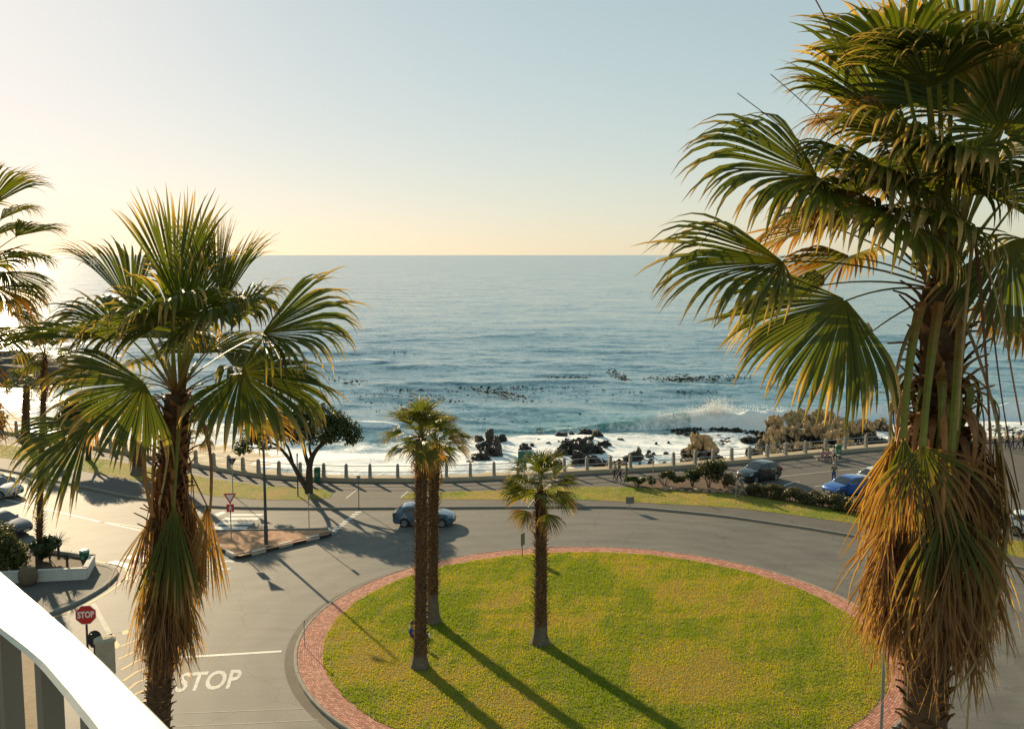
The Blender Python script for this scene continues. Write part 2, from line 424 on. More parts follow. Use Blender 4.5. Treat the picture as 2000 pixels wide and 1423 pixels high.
# roundabout
RC = Vector((4.24, 46.9, 0)); RO = 14.56
BR = 1.16                                    # width of the brick ring
GR = RO - .16 - BR + .03
sheet('roundabout_lawn_base', [(RC.x + (GR + .3) * math.cos(a), RC.y + (GR + .3) * math.sin(a)) for a in np.linspace(0, 2 * math.pi, 97)[:-1]], .13, M_soil, kind='structure')
ring = [Vector((RC.x + RO * math.cos(a), RC.y + RO * math.sin(a), 0)) for a in np.linspace(0, 2 * math.pi, 121)]
kerb_stones('roundabout_kerb', ring, .16, .17, M_concrete, side=1, step=.95)
v, f = ribbon(ring, -.42, -.01, .004); mesh_obj('roundabout_gutter', v, f, M_gutter)['kind'] = 'structure'
def brick_cells(cells, name, parent, mats_col, z, mat, bevel=.008):
    """many small pavers as one piece of real geometry: each a raised block"""
    n = len(cells); C = np.array(cells)            # n,4,2 corners
    cen = C.mean(1, keepdims=True)
    inner = cen + (C - cen) * .93
    dz = rng.uniform(-.004, .006, (n, 1))
    v = np.zeros((n, 8, 3)); v[:, :4, :2] = C; v[:, :4, 2] = z - .03; v[:, 4:, :2] = inner; v[:, 4:, 2] = z + dz
    base = (np.arange(n) * 8)[:, None]
    fs = np.concatenate([base + np.array(q) for q in ((4, 5, 6, 7), (0, 1, 5, 4), (1, 2, 6, 5), (2, 3, 7, 6), (3, 0, 4, 7))], 0)
    c = np.array(mats_col)[rng.integers(0, len(mats_col), n)] * rng.uniform(.82, 1.18, (n, 1))
    o = mesh_obj(name, v.reshape(-1, 3), fs, mat, parent, col=np.repeat(c, 8, 0)); o['kind'] = 'stuff'
    return o
M_brick = vcol_mat('brick_paver', .85, .3, 30., .18)
ring_o = mesh_obj('brick_paving', *ribbon(ring, .16, .17 + BR, .125), plain('paver_joint', (.20, .11, .075), .9)); ring_o['kind'] = 'structure'
cells = []
rows = 11
for k in range(rows):
    r0 = RO - .165 - k * BR / rows; r1 = r0 - BR / rows + .006
    m = int(2 * math.pi * r0 / .215); off = .5 * (k % 2)
    for i in range(m):
        a0 = 2 * math.pi * (i + off) / m; a1 = a0 + 2 * math.pi / m - .006 / r0
        cells.append([(RC.x + r * math.cos(a), RC.y + r * math.sin(a)) for r, a in ((r1, a0), (r0, a0), (r0, a1), (r1, a1))])
brick_cells(cells, 'brick_paver', ring_o, [(.46, .20, .135), (.52, .24, .165), (.40, .17, .115), (.55, .28, .20)], .15, M_brick)
lawn = [(RC.x + (GR + .10 * mnoise.noise(Vector((math.cos(a) * 9, math.sin(a) * 9, 0))) + .07 * mnoise.noise(Vector((math.cos(a) * 30, math.sin(a) * 30, 4)))) * math.cos(a), RC.y + (GR + .10 * mnoise.noise(Vector((math.cos(a) * 9, math.sin(a) * 9, 0))) + .07 * mnoise.noise(Vector((math.cos(a) * 30, math.sin(a) * 30, 4)))) * math.sin(a)) for a in np.linspace(0, 2 * math.pi, 541)[:-1]]
grass_field('roundabout_lawn', lawn, .16, M_grass_ground, 420, .03, .09, .36)

# painted splitter island with its black and white kerb
ISL = [(385, 1042), (470, 1040), (600, 1038), (640, 1037), (648, 1041), (640, 1046), (610, 1053), (540, 1070), (485, 1085), (470, 1088), (455, 1087), (444, 1080), (420, 1064), (385, 1046)]
isl = GL(ISL, .13)
isl_o = sheet('island_paving', isl, .215, plain('island_joint', (.26, .15, .09), .9), kind='structure')
def poly_inside(P, x, y):
    ins = False
    for i in range(len(P)):
        a, b = P[i], P[(i + 1) % len(P)]
        if (a[1] > y) != (b[1] > y) and x < (b[0] - a[0]) * (y - a[1]) / (b[1] - a[1]) + a[0]: ins = not ins
    return ins
cells = []
xs = [p.x for p in isl]; ys = [p.y for p in isl]; yy = min(ys); k = 0
while yy < max(ys):
    xx = min(xs) + (.11 if k % 2 else 0)
    while xx < max(xs):
        if poly_inside(isl, xx + .1, yy + .05): cells.append([(xx, yy), (xx + .21, yy), (xx + .21, yy + .1), (xx, yy + .1)])
        xx += .218
    yy += .107; k += 1
brick_cells(cells, 'brick_paver', isl_o, [(.50, .27, .15), (.55, .31, .18), (.46, .24, .13), (.58, .34, .20)], .24, M_brick)
kerb_stones('painted_island_kerb', [G(x, y) for x, y in ISL[3:]], .17, .27, M_white, side=1, alt=[M_white, M_black], step=1.05, gap=.004)
kerb_stones('island_back_kerb', [G(x, y) for x, y in ISL[:4]], .14, .26, M_concrete, side=-1, step=1.0)

# corner pavement on the left with a curved kerb
CORN = [(40, 1222), (105, 1198), (150, 1180), (200, 1152), (224, 1132), (232, 1119), (222, 1110), (200, 1105), (160, 1096), (100, 1080), (0, 1058), (-200, 1030)]
corn = smooth_line(GL(CORN), .8)
kerb_stones('corner_kerb', GL(CORN), .30, .15, M_concrete, side=1, step=1.0)
sheet('corner_pavement', [(p.x, p.y) for p in corn] + [(G(-400, 1030).x, G(-400, 1030).y), (-45, 30), (G(40, 1222).x, 30), ], .125, M_path, kind='structure')
v, f = ribbon(corn, -.55, -.43, .006); mesh_obj('kerbside_line', v, f, M_yellow)['kind'] = 'structure'

sheet('forecourt', GL([(-250, 1262), (95, 1262), (118, 1423), (150, 1700), (-700, 1700)]), .14, mixed('forecourt_paving', (.26, .18, .095), (.32, .23, .13), (.18, .125, .07), .5, 5.0, bump=.4), kind='structure')
# road markings
MARK = empty('road_marking'); MARK['kind'] = 'structure'
def mark(px, mat=None, name='painted_mark', z=.006):
    return sheet(name, GL(px), z, mat or M_paint, MARK)
def mline(px, w, mat=None, name='painted_line'):
    L = smooth_line(GL(px), 1.0); vv, ff = ribbon(L, -w / 2, w / 2, .006)
    return mesh_obj(name, vv, ff, mat or M_paint, MARK)
for q in ([(452, 1003), (516, 1003), (510, 1007), (446, 1007)], [(440, 1010), (508, 1010), (502, 1015), (433, 1015)], [(429, 1019), (497, 1019), (490, 1024), (421, 1024)], [(417, 1028), (486, 1028), (478, 1034), (408, 1034)], [(420, 1003), (436, 998), (442, 1001), (424, 1008)]):
    mark(q, name='zebra_bar')
for q in ([(205, 1099), (226, 1094), (270, 1104), (250, 1111)], [(238, 1088), (262, 1083), (300, 1091), (278, 1097)], [(270, 1078), (290, 1074), (330, 1081), (310, 1086)]):
    mark(q, name='zebra_bar')
for i in range(9):                           # dashes running from the island tip to the far kerb
    t0 = i / 9; t1 = t0 + .066
    a = Vector((650, 1038)).lerp(Vector((703, 997)), t0); b = Vector((650, 1038)).lerp(Vector((703, 997)), t1)
    mark([(a.x - 6, a.y), (a.x + 7, a.y - 1), (b.x + 7, b.y - 1), (b.x - 6, b.y)], name='painted_dash')
mline([(330, 1284), (385, 1281), (470, 1276), (550, 1271)], .22)
mline([(325, 1393), (460, 1388), (592, 1383)], .06, M_oldpaint)
mline([(340, 1418), (480, 1412), (622, 1405)], .06, M_oldpaint)
mline([(-60, 966), (0, 973), (100, 996), (190, 1017), (280, 1037), (330, 1048)], .12)
mline([(180, 1017), (240, 1024), (280, 1030), (330, 1036)], .08)
mline([(182, 1178), (200, 1212), (215, 1240)], .25, M_oldpaint)
mline([(205, 1241), (240, 1231), (290, 1220)], .08, M_oldpaint)
mline([(213, 1238), (222, 1256), (227, 1264)], .40, M_yellow)
mark([(238, 1232), (250, 1229), (253, 1236), (241, 1240)], M_yellow)
for k in range(8):
    y = 1262 + k * 21
    mline([(226 + k * 5, y + 4), (262, y - 11), (300, y - 27)], .12 + .005 * k, M_yellow, 'hatch_stripe')
mline([(676, 976), (696, 960)], .10); mline([(700, 975), (780, 974)], .08, M_oldpaint); mline([(783, 974), (797, 962)], .10)
for o in MARK.children:
    if o.name.startswith('painted_line') and o.data.vertices[0].co.y > 70 and o.data.vertices[0].co.x > -14: o.location.z = PAVE_Z + .006
def px_line_on_pave(px, w, mat):
    o = mline(px, w, mat); o.location.z = PAVE_Z + .006; return o
px_line_on_pave([(1505, 936), (1600, 925), (1700, 916), (1800, 907)], .28, M_concrete)
px_line_on_pave([(1524, 954), (1552, 943)], .14, M_paint)
px_line_on_pave([(1548, 943), (1562, 944)], .12, M_paint)
px_line_on_pave([(1590, 953), (1607, 951)], .12, M_paint)
def text_mesh(body, size, name, mat, parent, depth=0.0, M=None, bold=0.0):
    cu = bpy.data.curves.new(name, 'FONT'); cu.body = body; cu.size = size; cu.align_x = 'CENTER'; cu.align_y = 'CENTER'
    cu.offset = bold; cu.extrude = depth; cu.resolution_u = 3
    t = bpy.data.objects.new(name, cu); COL.objects.link(t)
    dg = bpy.context.evaluated_depsgraph_get(); me = bpy.data.meshes.new_from_object(t.evaluated_get(dg))
    bpy.data.objects.remove(t)
    me.materials.clear(); me.materials.append(mat)
    if M is not None: me.transform(M)
    o = bpy.data.objects.new(name, me); return link(o, parent)
def road_text(body, px_c, width, length, rz, nm='road_lettering'):
    c = G(*px_c)
    o = text_mesh(body, 1.0, nm, M_midpaint, MARK, bold=.022)
    xs = [v.co.x for v in o.data.vertices]; ys = [v.co.y for v in o.data.vertices]
    sx = width / (max(xs) - min(xs)); sy = length / (max(ys) - min(ys))
    cx = (max(xs) + min(xs)) / 2; cy = (max(ys) + min(ys)) / 2
    o.data.transform(Matrix.Diagonal((sx, sy, 1, 1)) @ Matrix.Translation((-cx, -cy, 0)))
    o.location = (c.x, c.y, .006); o.rotation_euler = (0, 0, rz)
    return o
road_text('STOP', (409, 1328), 2.65, 2.05, R(9))
road_text('AC', (424, 1104), 1.75, 2.0, R(8)); road_text('A', (254, 1128), 1.0, 1.5, R(10))

# ------------------------------------------------------------------ sea wall, railing, beach
def wall_mesh():
    v = []; f = []; prof = [(0, PAVE_Z - .05), (0, .40), (.06, .44), (1.15, .44), (1.2, .40), (1.2, -5.0)]
    for i, p in enumerate(WALL):
        t = (WALL[min(i + 1, len(WALL) - 1)] - WALL[max(i - 1, 0)]).normalized(); nrm = Vector((-t.y, t.x, 0))
        for o_, z in prof: q = p + nrm * o_; v.append((q.x, q.y, z))
    n = len(prof)
    for i in range(len(WALL) - 1):
        for k in range(n - 1): f.append((i * n + k, (i + 1) * n + k, (i + 1) * n + k + 1, i * n + k + 1))
    o = mesh_obj('sea_wall', v, f, mixed('sea_wall_concrete', (.40, .32, .215), (.48, .39, .27), (.30, .24, .16), .5, 8.0))
    return tag(o, 'long low concrete sea wall with a pale sandy coping along the promenade', 'wall')
wall_mesh()
POST_PX = [(-60, 836), (-22, 843), (8, 849), (31, 853), (62, 859), (95, 865), (128, 871), (160, 877), (190, 881), (214, 887), (248, 893), (282, 899), (318, 906), (354, 911), (390, 917), (424, 921), (455, 925), (490, 929), (531, 934), (574, 937), (622, 939), (670, 940), (719, 940), (774, 941), (822, 940), (873, 938), (922, 937), (968, 933), (1016, 931), (1064, 929), (1110, 926), (1155, 924), (1199, 921), (1239, 919), (1326, 914), (1368, 910), (1407, 908), (1448, 906), (1485, 903), (1522, 900), (1561, 897), (1600, 893), (1640, 889), (1682, 886), (1725, 883), (1770, 879), (1815, 875), (1860, 872), (1905, 869), (1950, 866), (1995, 863), (2040, 860)]
railing = empty('promenade_railing', (0, 0, 0), 0, 'long promenade railing of square concrete posts joined by two thin metal pipes', 'railing')
mb = MB()
mb.box((0, 0, .52), (.27, .27, 1.04), 0, .82); mb.box((0, 0, 1.09), (.20, .20, .10), 0, .35)
post0 = mb.build('post', M_postconc, railing)
posts = []
for i, (x, y) in enumerate(POST_PX):
    g = G(x, y - 2, .44)
    w0 = min(WALL, key=lambda p: (p - Vector((g.x, g.y, 0))).length)
    j = WALL.index(w0); t = (WALL[min(j + 1, len(WALL) - 1)] - WALL[max(j - 1, 0)]).normalized()
    p = w0 + t * (Vector((g.x, g.y, 0)) - w0).dot(t) + Vector((-t.y, t.x, 0)) * .35
    o = post0 if i == 0 else link(bpy.data.objects.new('post', post0.data), railing)
    o.location = (p.x, p.y, .44); o.rotation_euler = (random.uniform(-.015, .015), random.uniform(-.015, .015), math.atan2(t.y, t.x))
    posts.append(Vector((p.x, p.y, .44)))
for a, b in zip(posts, posts[1:]):
    for h in (.93, .45):
        q = MB(); q.tube([a + Vector((0, 0, h)), b + Vector((0, 0, h))], .028, 6, False); q.build('rail', M_steel, railing)

def value_noise(x, y, seed):
    r = np.random.default_rng(seed); tab = r.random((256, 256))
    xi = np.floor(x).astype(int); yi = np.floor(y).astype(int); fx = x - xi; fy = y - yi
    fx = fx * fx * (3 - 2 * fx); fy = fy * fy * (3 - 2 * fy)
    a = tab[xi % 256, yi % 256]; b = tab[(xi + 1) % 256, yi % 256]; c = tab[xi % 256, (yi + 1) % 256]; d = tab[(xi + 1) % 256, (yi + 1) % 256]
    return (a * (1 - fx) + b * fx) * (1 - fy) + (c * (1 - fx) + d * fx) * fy
def fbm(x, y, seed, o=4):
    s = 0; a = .5; t = 0
    for k in range(o):
        s = s + a * value_noise(x * 2 ** k + 17.3 * k, y * 2 ** k + 9.1 * k, seed + k); t += a; a *= .5
    return s / t

# beach: sand sloping into the sea in front of the western wall
bx = np.linspace(-75, 6, 110); bn = 46
bv = []; 
wy = np.interp(bx, [p.x for p in WALL], [p.y for p in WALL])
for i, x in enumerate(bx):
    ext = 21.5 * (1 - max(0, (x + 8) / 14.0) ** 2 * .8) if x > -8 else 21.5
    for k in range(bn):
        s = k / (bn - 1); y = wy[i] + 1.1 + s * (ext + 8)
        z = -2.9 - 1.5 * s - .15 * math.sin(x * .5 + y * .3) * s + .08 * math.sin(x * 1.7 - y)
        bv.append((x, y, z))
bf = [(i * bn + k, (i + 1) * bn + k, (i + 1) * bn + k + 1, i * bn + k + 1) for i in range(len(bx) - 1) for k in range(bn - 1)]
mesh_obj('beach', bv, bf, M_sand, smooth=True)['kind'] = 'structure'

# ------------------------------------------------------------------ sea
BREAK_PX = [(960, 838, 0), (1030, 838, .12), (1080, 836, .45), (1150, 838, .95), (1250, 840, 1.45), (1335, 836, 2.0), (1390, 835, 2.35), (1450, 834, 2.25), (1540, 831, 2.0), (1640, 822, 1.7), (1720, 818, 1.6), (1850, 814, 1.5), (2000, 812, 1.9), (2100, 810, 1.2)]
bk = [(W(x, y), h) for x, y, h in BREAK_PX]
bkx = np.array([p.x for p, h in bk]); bky = np.array([p.y for p, h in bk]); bkh = np.array([h for p, h in bk])
ROW = list(np.arange(78, 112, .5)) + list(np.arange(112, 150, .22)) + list(np.arange(150, 300, .6))
while ROW[-1] < 32000: ROW.append(ROW[-1] * 1.028)
ROW = np.array(ROW); T = np.linspace(-1, 1, 560)
Yg, Tg = np.meshgrid(ROW, T, indexing='ij'); Xg = Tg * (85 + .72 * Yg)
Z = np.zeros_like(Xg)
wr = np.random.default_rng(4)
fade = np.clip(1.4 - Yg / 420, 0, 1)
for i in range(34):
    lam = 2.4 * (1.085 ** i) ; ang = R(-90) + wr.normal(0, .42); kx, ky = math.cos(ang) * 2 * math.pi / lam, math.sin(ang) * 2 * math.pi / lam
    wob = 1.2 * np.sin(Xg * .021 * (1 + .05 * i) + i) + .8 * np.sin(Yg * .027 + Xg * .043 + 2 * i)
    amp = .0060 * lam * (.7 if lam < 6 else .55)
    Z += amp * (np.sin(kx * Xg + ky * Yg + wob + wr.uniform(0, 6.28))) * fade
# long swells rolling in
for yc, h, L, ph in ((171, .40, 5, .3), (196, .45, 6, 1.4), (228, .5, 7, 2.2), (268, .45, 8, .9)):
    yc2 = yc + 5 * np.sin(Xg * .035 + ph) + .06 * Xg
    d = (Yg - yc2) / L; Z += h * np.exp(-np.where(d < 0, d * d * 2.5, d * d * .6)) * (.55 + .45 * np.sin(Xg * .06 + ph * 2))
# the breaker near the rocks
yb = np.interp(Xg, bkx, bky); hb = np.interp(Xg, bkx, bkh, left=0)
lump = fbm(Xg * .9, Yg * .9, 21) - .5
broken = np.clip((Xg - W(1332, 834).x) / 2.2, 0, 1) * np.clip((W(1560, 830).x - Xg) / 3., 0, 1)
broken2 = np.clip((Xg - W(1880, 812).x) / 4., 0, 1)
brk = np.maximum(broken, broken2 * .7)
hb = hb * (1 + brk * .5 * (fbm(Xg * .45, Yg * 0 + 3.3, 77, 3) - .5) * 2)
d = Yg - yb + .9 * np.sin(Xg * .22) + lump * .9 * brk
front = np.clip(1 + d / (1.15 + .9 * brk), 0, 1); front = front * front * (3 - 2 * front)
prof = np.where(d < 0, front, np.exp(-np.clip(d, 0, None) / 4.5))
prof = np.where((d < 0) & (d < -2.2), 0, prof)
Z += hb * prof * (1 + brk * lump * .55)
# second, small breaker on the left, far out
yl = np.interp(Xg, [W(480, 724).x, W(740, 712).x], [W(480, 724).y, W(740, 712).y]); hl = np.clip((W(770, 712).x - Xg) / 6, 0, 1) * np.clip((Xg - W(430, 724).x) / 8, 0, 1) * 1.1
dl = Yg - yl + 1.5 * np.sin(Xg * .12); Z += hl * np.where(dl < 0, np.exp(-(dl / .9) ** 2), np.exp(-dl / 5))
ym = np.interp(Xg, [W(640, 836).x, W(780, 832).x], [W(640, 836).y, W(780, 832).y]); hm = np.clip((W(800, 830).x - Xg) / 3, 0, 1) * np.clip((Xg - W(600, 836).x) / 5, 0, 1) * .55
dm = Yg - ym + .8 * np.sin(Xg * .3); Z += hm * np.where(dm < 0, np.exp(-(dm / .8) ** 2), np.exp(-dm / 3))
# foam
n1 = fbm(Xg * .16, Yg * .11, 31); n2 = fbm(Xg * .55, Yg * .32, 41)
shore = np.interp(Xg, [p.x for p in WALL], [p.y for p in WALL])
right = np.clip((Xg + 9) / 14, 0, 1)
reach = (50 - 2.0 * np.sin(Xg * .1)) * right + 48 * (1 - right) - np.clip(Xg - 28, 0, 30) * .10
foam = np.clip((reach - (Yg - shore)) / 9, 0, 1) * (.38 + .30 * right)
foam = foam * (.45 + 1.1 * n1) + .55 * (n2 - .5) * (foam > .02)
foam = np.where((d > 0) & (d < 8) & (hb > .4), foam * np.clip(d / 8, 0, 1) * .5, foam)
foam = np.maximum(foam, brk * (prof > .12) * (d < 3.5) * 1.3)
foam = np.where((d < -1.2) & (d > -5) & (hb > .4) & (brk < .3), foam * .65, foam)
foam = np.maximum(foam, (hl > .2) * np.exp(-(dl / 1.6) ** 2) * .9 * hl); foam = np.maximum(foam, np.clip(hm * 2, 0, 1) * np.exp(-(dm / 1.3) ** 2) * .9)
foam = np.maximum(foam, (.22 + .25 * np.clip((n1 - .5) * 5, 0, 1)) * np.clip((160 - Yg) / 40, 0, 1) * np.clip((n2 - .35) * 4, 0, 1) * (hb < .3))
foam = np.maximum(foam, np.clip((12 - np.abs(Yg - shore - 26)) / 8, 0, 1) * (1 - right) * (.35 + .8 * n2))
face = (d < .2) & (d > -1.8) & (hb > .25)
foam = np.where(face, np.maximum(foam, .12 + .55 * (fbm(Xg * .5 + Yg * .1, Z * 2.2, 55, 3) - .35)), foam)
lip = np.exp(-((d - .25) / .40) ** 2) * np.clip(hb, 0, 1) * np.clip(fbm(Xg * .35, Yg * 0, 56, 3) * 2 - .45, 0, 1)
foam = np.maximum(foam, lip * .75)
teal = np.clip(hb / 1.2, 0, 1) * np.clip(prof * 1.6, 0, 1) * (d < 2.2) * (d > -1.6)
teal = np.maximum(teal, .25 * np.clip((150 - Yg) / 25, 0, 1) * right)
nr, nc = Xg.shape
sv = np.stack([Xg, Yg, Z + SEA_Z], -1).reshape(-1, 3)
idx = np.arange(nr * nc).reshape(nr, nc)
sf = np.stack([idx[:-1, :-1], idx[:-1, 1:], idx[1:, 1:], idx[1:, :-1]], -1).reshape(-1, 4)
M_sea, nt, b = new_mat('sea_water')
tc = N(nt, 'ShaderNodeTexCoord')
def mapped(scale):
    mp = N(nt, 'ShaderNodeMapping'); mp.inputs['Scale'].default_value = scale; nt.links.new(tc.outputs['Object'], mp.inputs['Vector']); return mp
# ripple slopes taken straight from noise, so that even far water keeps its tilted facets
sl = None
for sc, k in (((.30, .55, 1), .42), ((1.3, 2.3, 1), .58), ((.045, .11, 1), .34)):
    mp = mapped(sc); nz = N(nt, 'ShaderNodeTexNoise', Scale=1.0, Detail=4.0, Roughness=.6, Distortion=.3); nt.links.new(mp.outputs[0], nz.inputs['Vector'])
    su = N(nt, 'ShaderNodeVectorMath', operation='SUBTRACT'); su.inputs[1].default_value = (.5, .5, .5); nt.links.new(nz.outputs['Color'], su.inputs[0])
    m_ = N(nt, 'ShaderNodeVectorMath', operation='MULTIPLY'); m_.inputs[1].default_value = (k * .8, k * 1.1, 0); nt.links.new(su.outputs[0], m_.inputs[0])
    ad = N(nt, 'ShaderNodeVectorMath', operation='ADD'); nt.links.new(m_.outputs[0], ad.inputs[0])
    if sl: nt.links.new(sl.outputs[0], ad.inputs[1])
    else:
        ge = N(nt, 'ShaderNodeNewGeometry'); nt.links.new(ge.outputs['Normal'], ad.inputs[1])
    sl = ad
bump_prev = N(nt, 'ShaderNodeVectorMath', operation='NORMALIZE'); nt.links.new(sl.outputs[0], bump_prev.inputs[0])
af = N(nt, 'ShaderNodeAttribute', attribute_name='foam'); at_ = N(nt, 'ShaderNodeAttribute', attribute_name='teal')
mt = N(nt, 'ShaderNodeMix', data_type='RGBA'); mt.inputs[6].default_value = (.105, .225, .285, 1); mt.inputs[7].default_value = (.095, .300, .235, 1)
nt.links.new(at_.outputs['Fac'], mt.inputs[0]); nt.links.new(mt.outputs[2], b.inputs['Base Color'])
b.inputs['Roughness'].default_value = .16; b.inputs['IOR'].default_value = 1.33
nt.links.new(bump_prev.outputs[0], b.inputs['Normal'])
# lacy foam: threshold a swirled noise by the foam amount
mp = mapped((.55, .42, .6)); nz = N(nt, 'ShaderNodeTexNoise', Scale=.9, Detail=10.0, Roughness=.72, Distortion=2.6); nt.links.new(mp.outputs[0], nz.inputs['Vector'])
sb = N(nt, 'ShaderNodeMath', operation='ADD'); nt.links.new(af.outputs['Fac'], sb.inputs[0]); nt.links.new(nz.outputs['Fac'], sb.inputs[1])
rp = N(nt, 'ShaderNodeMapRange'); rp.inputs['From Min'].default_value = .78; rp.inputs['From Max'].default_value = 1.12; nt.links.new(sb.outputs[0], rp.inputs['Value'])
fo = N(nt, 'ShaderNodeBsdfPrincipled'); fo.inputs['Base Color'].default_value = (.92, .93, .93, 1); fo.inputs['Roughness'].default_value = .8; fo.inputs['Specular IOR Level'].default_value = .2
fb_ = N(nt, 'ShaderNodeBump', Strength=.8, Distance=.25); nt.links.new(nz.outputs['Fac'], fb_.inputs['Height']); nt.links.new(fb_.outputs[0], fo.inputs['Normal'])
mx = N(nt, 'ShaderNodeMixShader'); nt.links.new(rp.outputs[0], mx.inputs[0]); nt.links.new(b.outputs[0], mx.inputs[1]); nt.links.new(fo.outputs[0], mx.inputs[2])
nt.links.new(mx.outputs[0], nt.nodes['Material Output'].inputs['Surface'])
sea = mesh_obj('sea', sv, sf, M_sea, smooth=True, attrs={'foam': np.clip(foam, 0, 1.5).ravel(), 'teal': teal.ravel()})
sea['kind'] = 'structure'

# ------------------------------------------------------------------ rocks
M_rock, nt, b = new_mat('shore_rock')
tc = N(nt, 'ShaderNodeTexCoord'); ge = N(nt, 'ShaderNodeNewGeometry')
nz = N(nt, 'ShaderNodeTexNoise', Scale=1.6, Detail=8.0, Roughness=.7); nt.links.new(tc.outputs['Object'], nz.inputs['Vector'])
cr = N(nt, 'ShaderNodeValToRGB'); cr.color_ramp.elements[0].position = .3; cr.color_ramp.elements[0].color = (.085, .060, .038, 1)
cr.color_ramp.elements[1].position = .68; cr.color_ramp.elements[1].color = (.64, .44, .21, 1)
nt.links.new(nz.outputs['Fac'], cr.inputs[0])
at_ = N(nt, 'ShaderNodeAttribute', attribute_name='wet')  # carries the wet band plus crevice shade, both turned into dark colour
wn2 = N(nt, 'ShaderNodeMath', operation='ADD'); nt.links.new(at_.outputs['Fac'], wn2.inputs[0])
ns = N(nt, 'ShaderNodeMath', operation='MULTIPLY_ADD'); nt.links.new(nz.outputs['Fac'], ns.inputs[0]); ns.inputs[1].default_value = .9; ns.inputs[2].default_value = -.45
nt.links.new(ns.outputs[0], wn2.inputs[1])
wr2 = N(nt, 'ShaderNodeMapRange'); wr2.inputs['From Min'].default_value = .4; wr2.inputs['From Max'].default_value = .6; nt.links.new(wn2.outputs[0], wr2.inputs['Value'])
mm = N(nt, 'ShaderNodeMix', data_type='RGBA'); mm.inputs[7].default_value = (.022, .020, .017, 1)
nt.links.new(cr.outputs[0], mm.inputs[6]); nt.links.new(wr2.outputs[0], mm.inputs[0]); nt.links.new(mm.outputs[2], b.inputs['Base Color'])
rr = N(nt, 'ShaderNodeMapRange'); rr.inputs['To Min'].default_value = .85; rr.inputs['To Max'].default_value = .38; nt.links.new(wr2.outputs[0], rr.inputs['Value']); nt.links.new(rr.outputs[0], b.inputs['Roughness'])
bp = N(nt, 'ShaderNodeBump', Strength=.9, Distance=.12); nt.links.new(nz.outputs['Fac'], bp.inputs['Height']); nt.links.new(bp.outputs[0], b.inputs['Normal'])
def rock(x, y, w, h, wet, label, group, depth=.8, sub=4, jag=.42, tilt=0.):
    p = W(x, y); sc = (p - cam.location).length / FPX
    rw, rh = w * sc / 2, h * sc * 1.05
    bm = bmesh.new(); bmesh.ops.create_icosphere(bm, subdivisions=sub, radius=1)
    sd = Vector((x * .37, y * .73, w * .11)); wet_shade = []
    big = max(rw, rh) / 1.6
    for vtx in bm.verts:
        c = vtx.co.copy(); q = Vector((c.x * rw, c.y * rw * depth, c.z * rh)) / max(.5, big)
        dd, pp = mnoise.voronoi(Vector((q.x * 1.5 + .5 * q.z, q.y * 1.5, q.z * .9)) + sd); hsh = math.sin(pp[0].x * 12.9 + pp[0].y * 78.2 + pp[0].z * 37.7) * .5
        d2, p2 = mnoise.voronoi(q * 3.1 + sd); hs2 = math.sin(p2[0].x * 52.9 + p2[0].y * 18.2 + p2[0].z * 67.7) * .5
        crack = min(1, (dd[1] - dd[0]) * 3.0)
        k = .92 + jag * .75 * hsh + jag * .38 * hs2 - .16 * (1 - crack) + .18 * mnoise.noise(q * .9 + sd) + .10 * mnoise.noise(q * 6 + sd)
        c *= max(.35, k)
        zz = c.z * rh * (1.0 if c.z > 0 else .35)
        vtx.co = Vector((c.x * rw * 1.05 + tilt * zz, c.y * rw * depth, zz))
        wet_shade.append(wet + (.5 - zz / max(rh, .1)) * .75 + .55 * (1 - crack) if wet < 1 else 1.2)  # height term is the wet band; crack term paints shade into the crevices
    me = bpy.data.meshes.new('rock'); bm.to_mesh(me); bm.free(); me.materials.append(M_rock)
    a = me.attributes.new('wet', 'FLOAT', 'POINT'); a.data.foreach_set('value', wet_shade)
    o = link(bpy.data.objects.new('rock', me)); o.location = p + Vector((0, rw * depth * .6, -.05))
    return tag(o, label, 'rock', group)
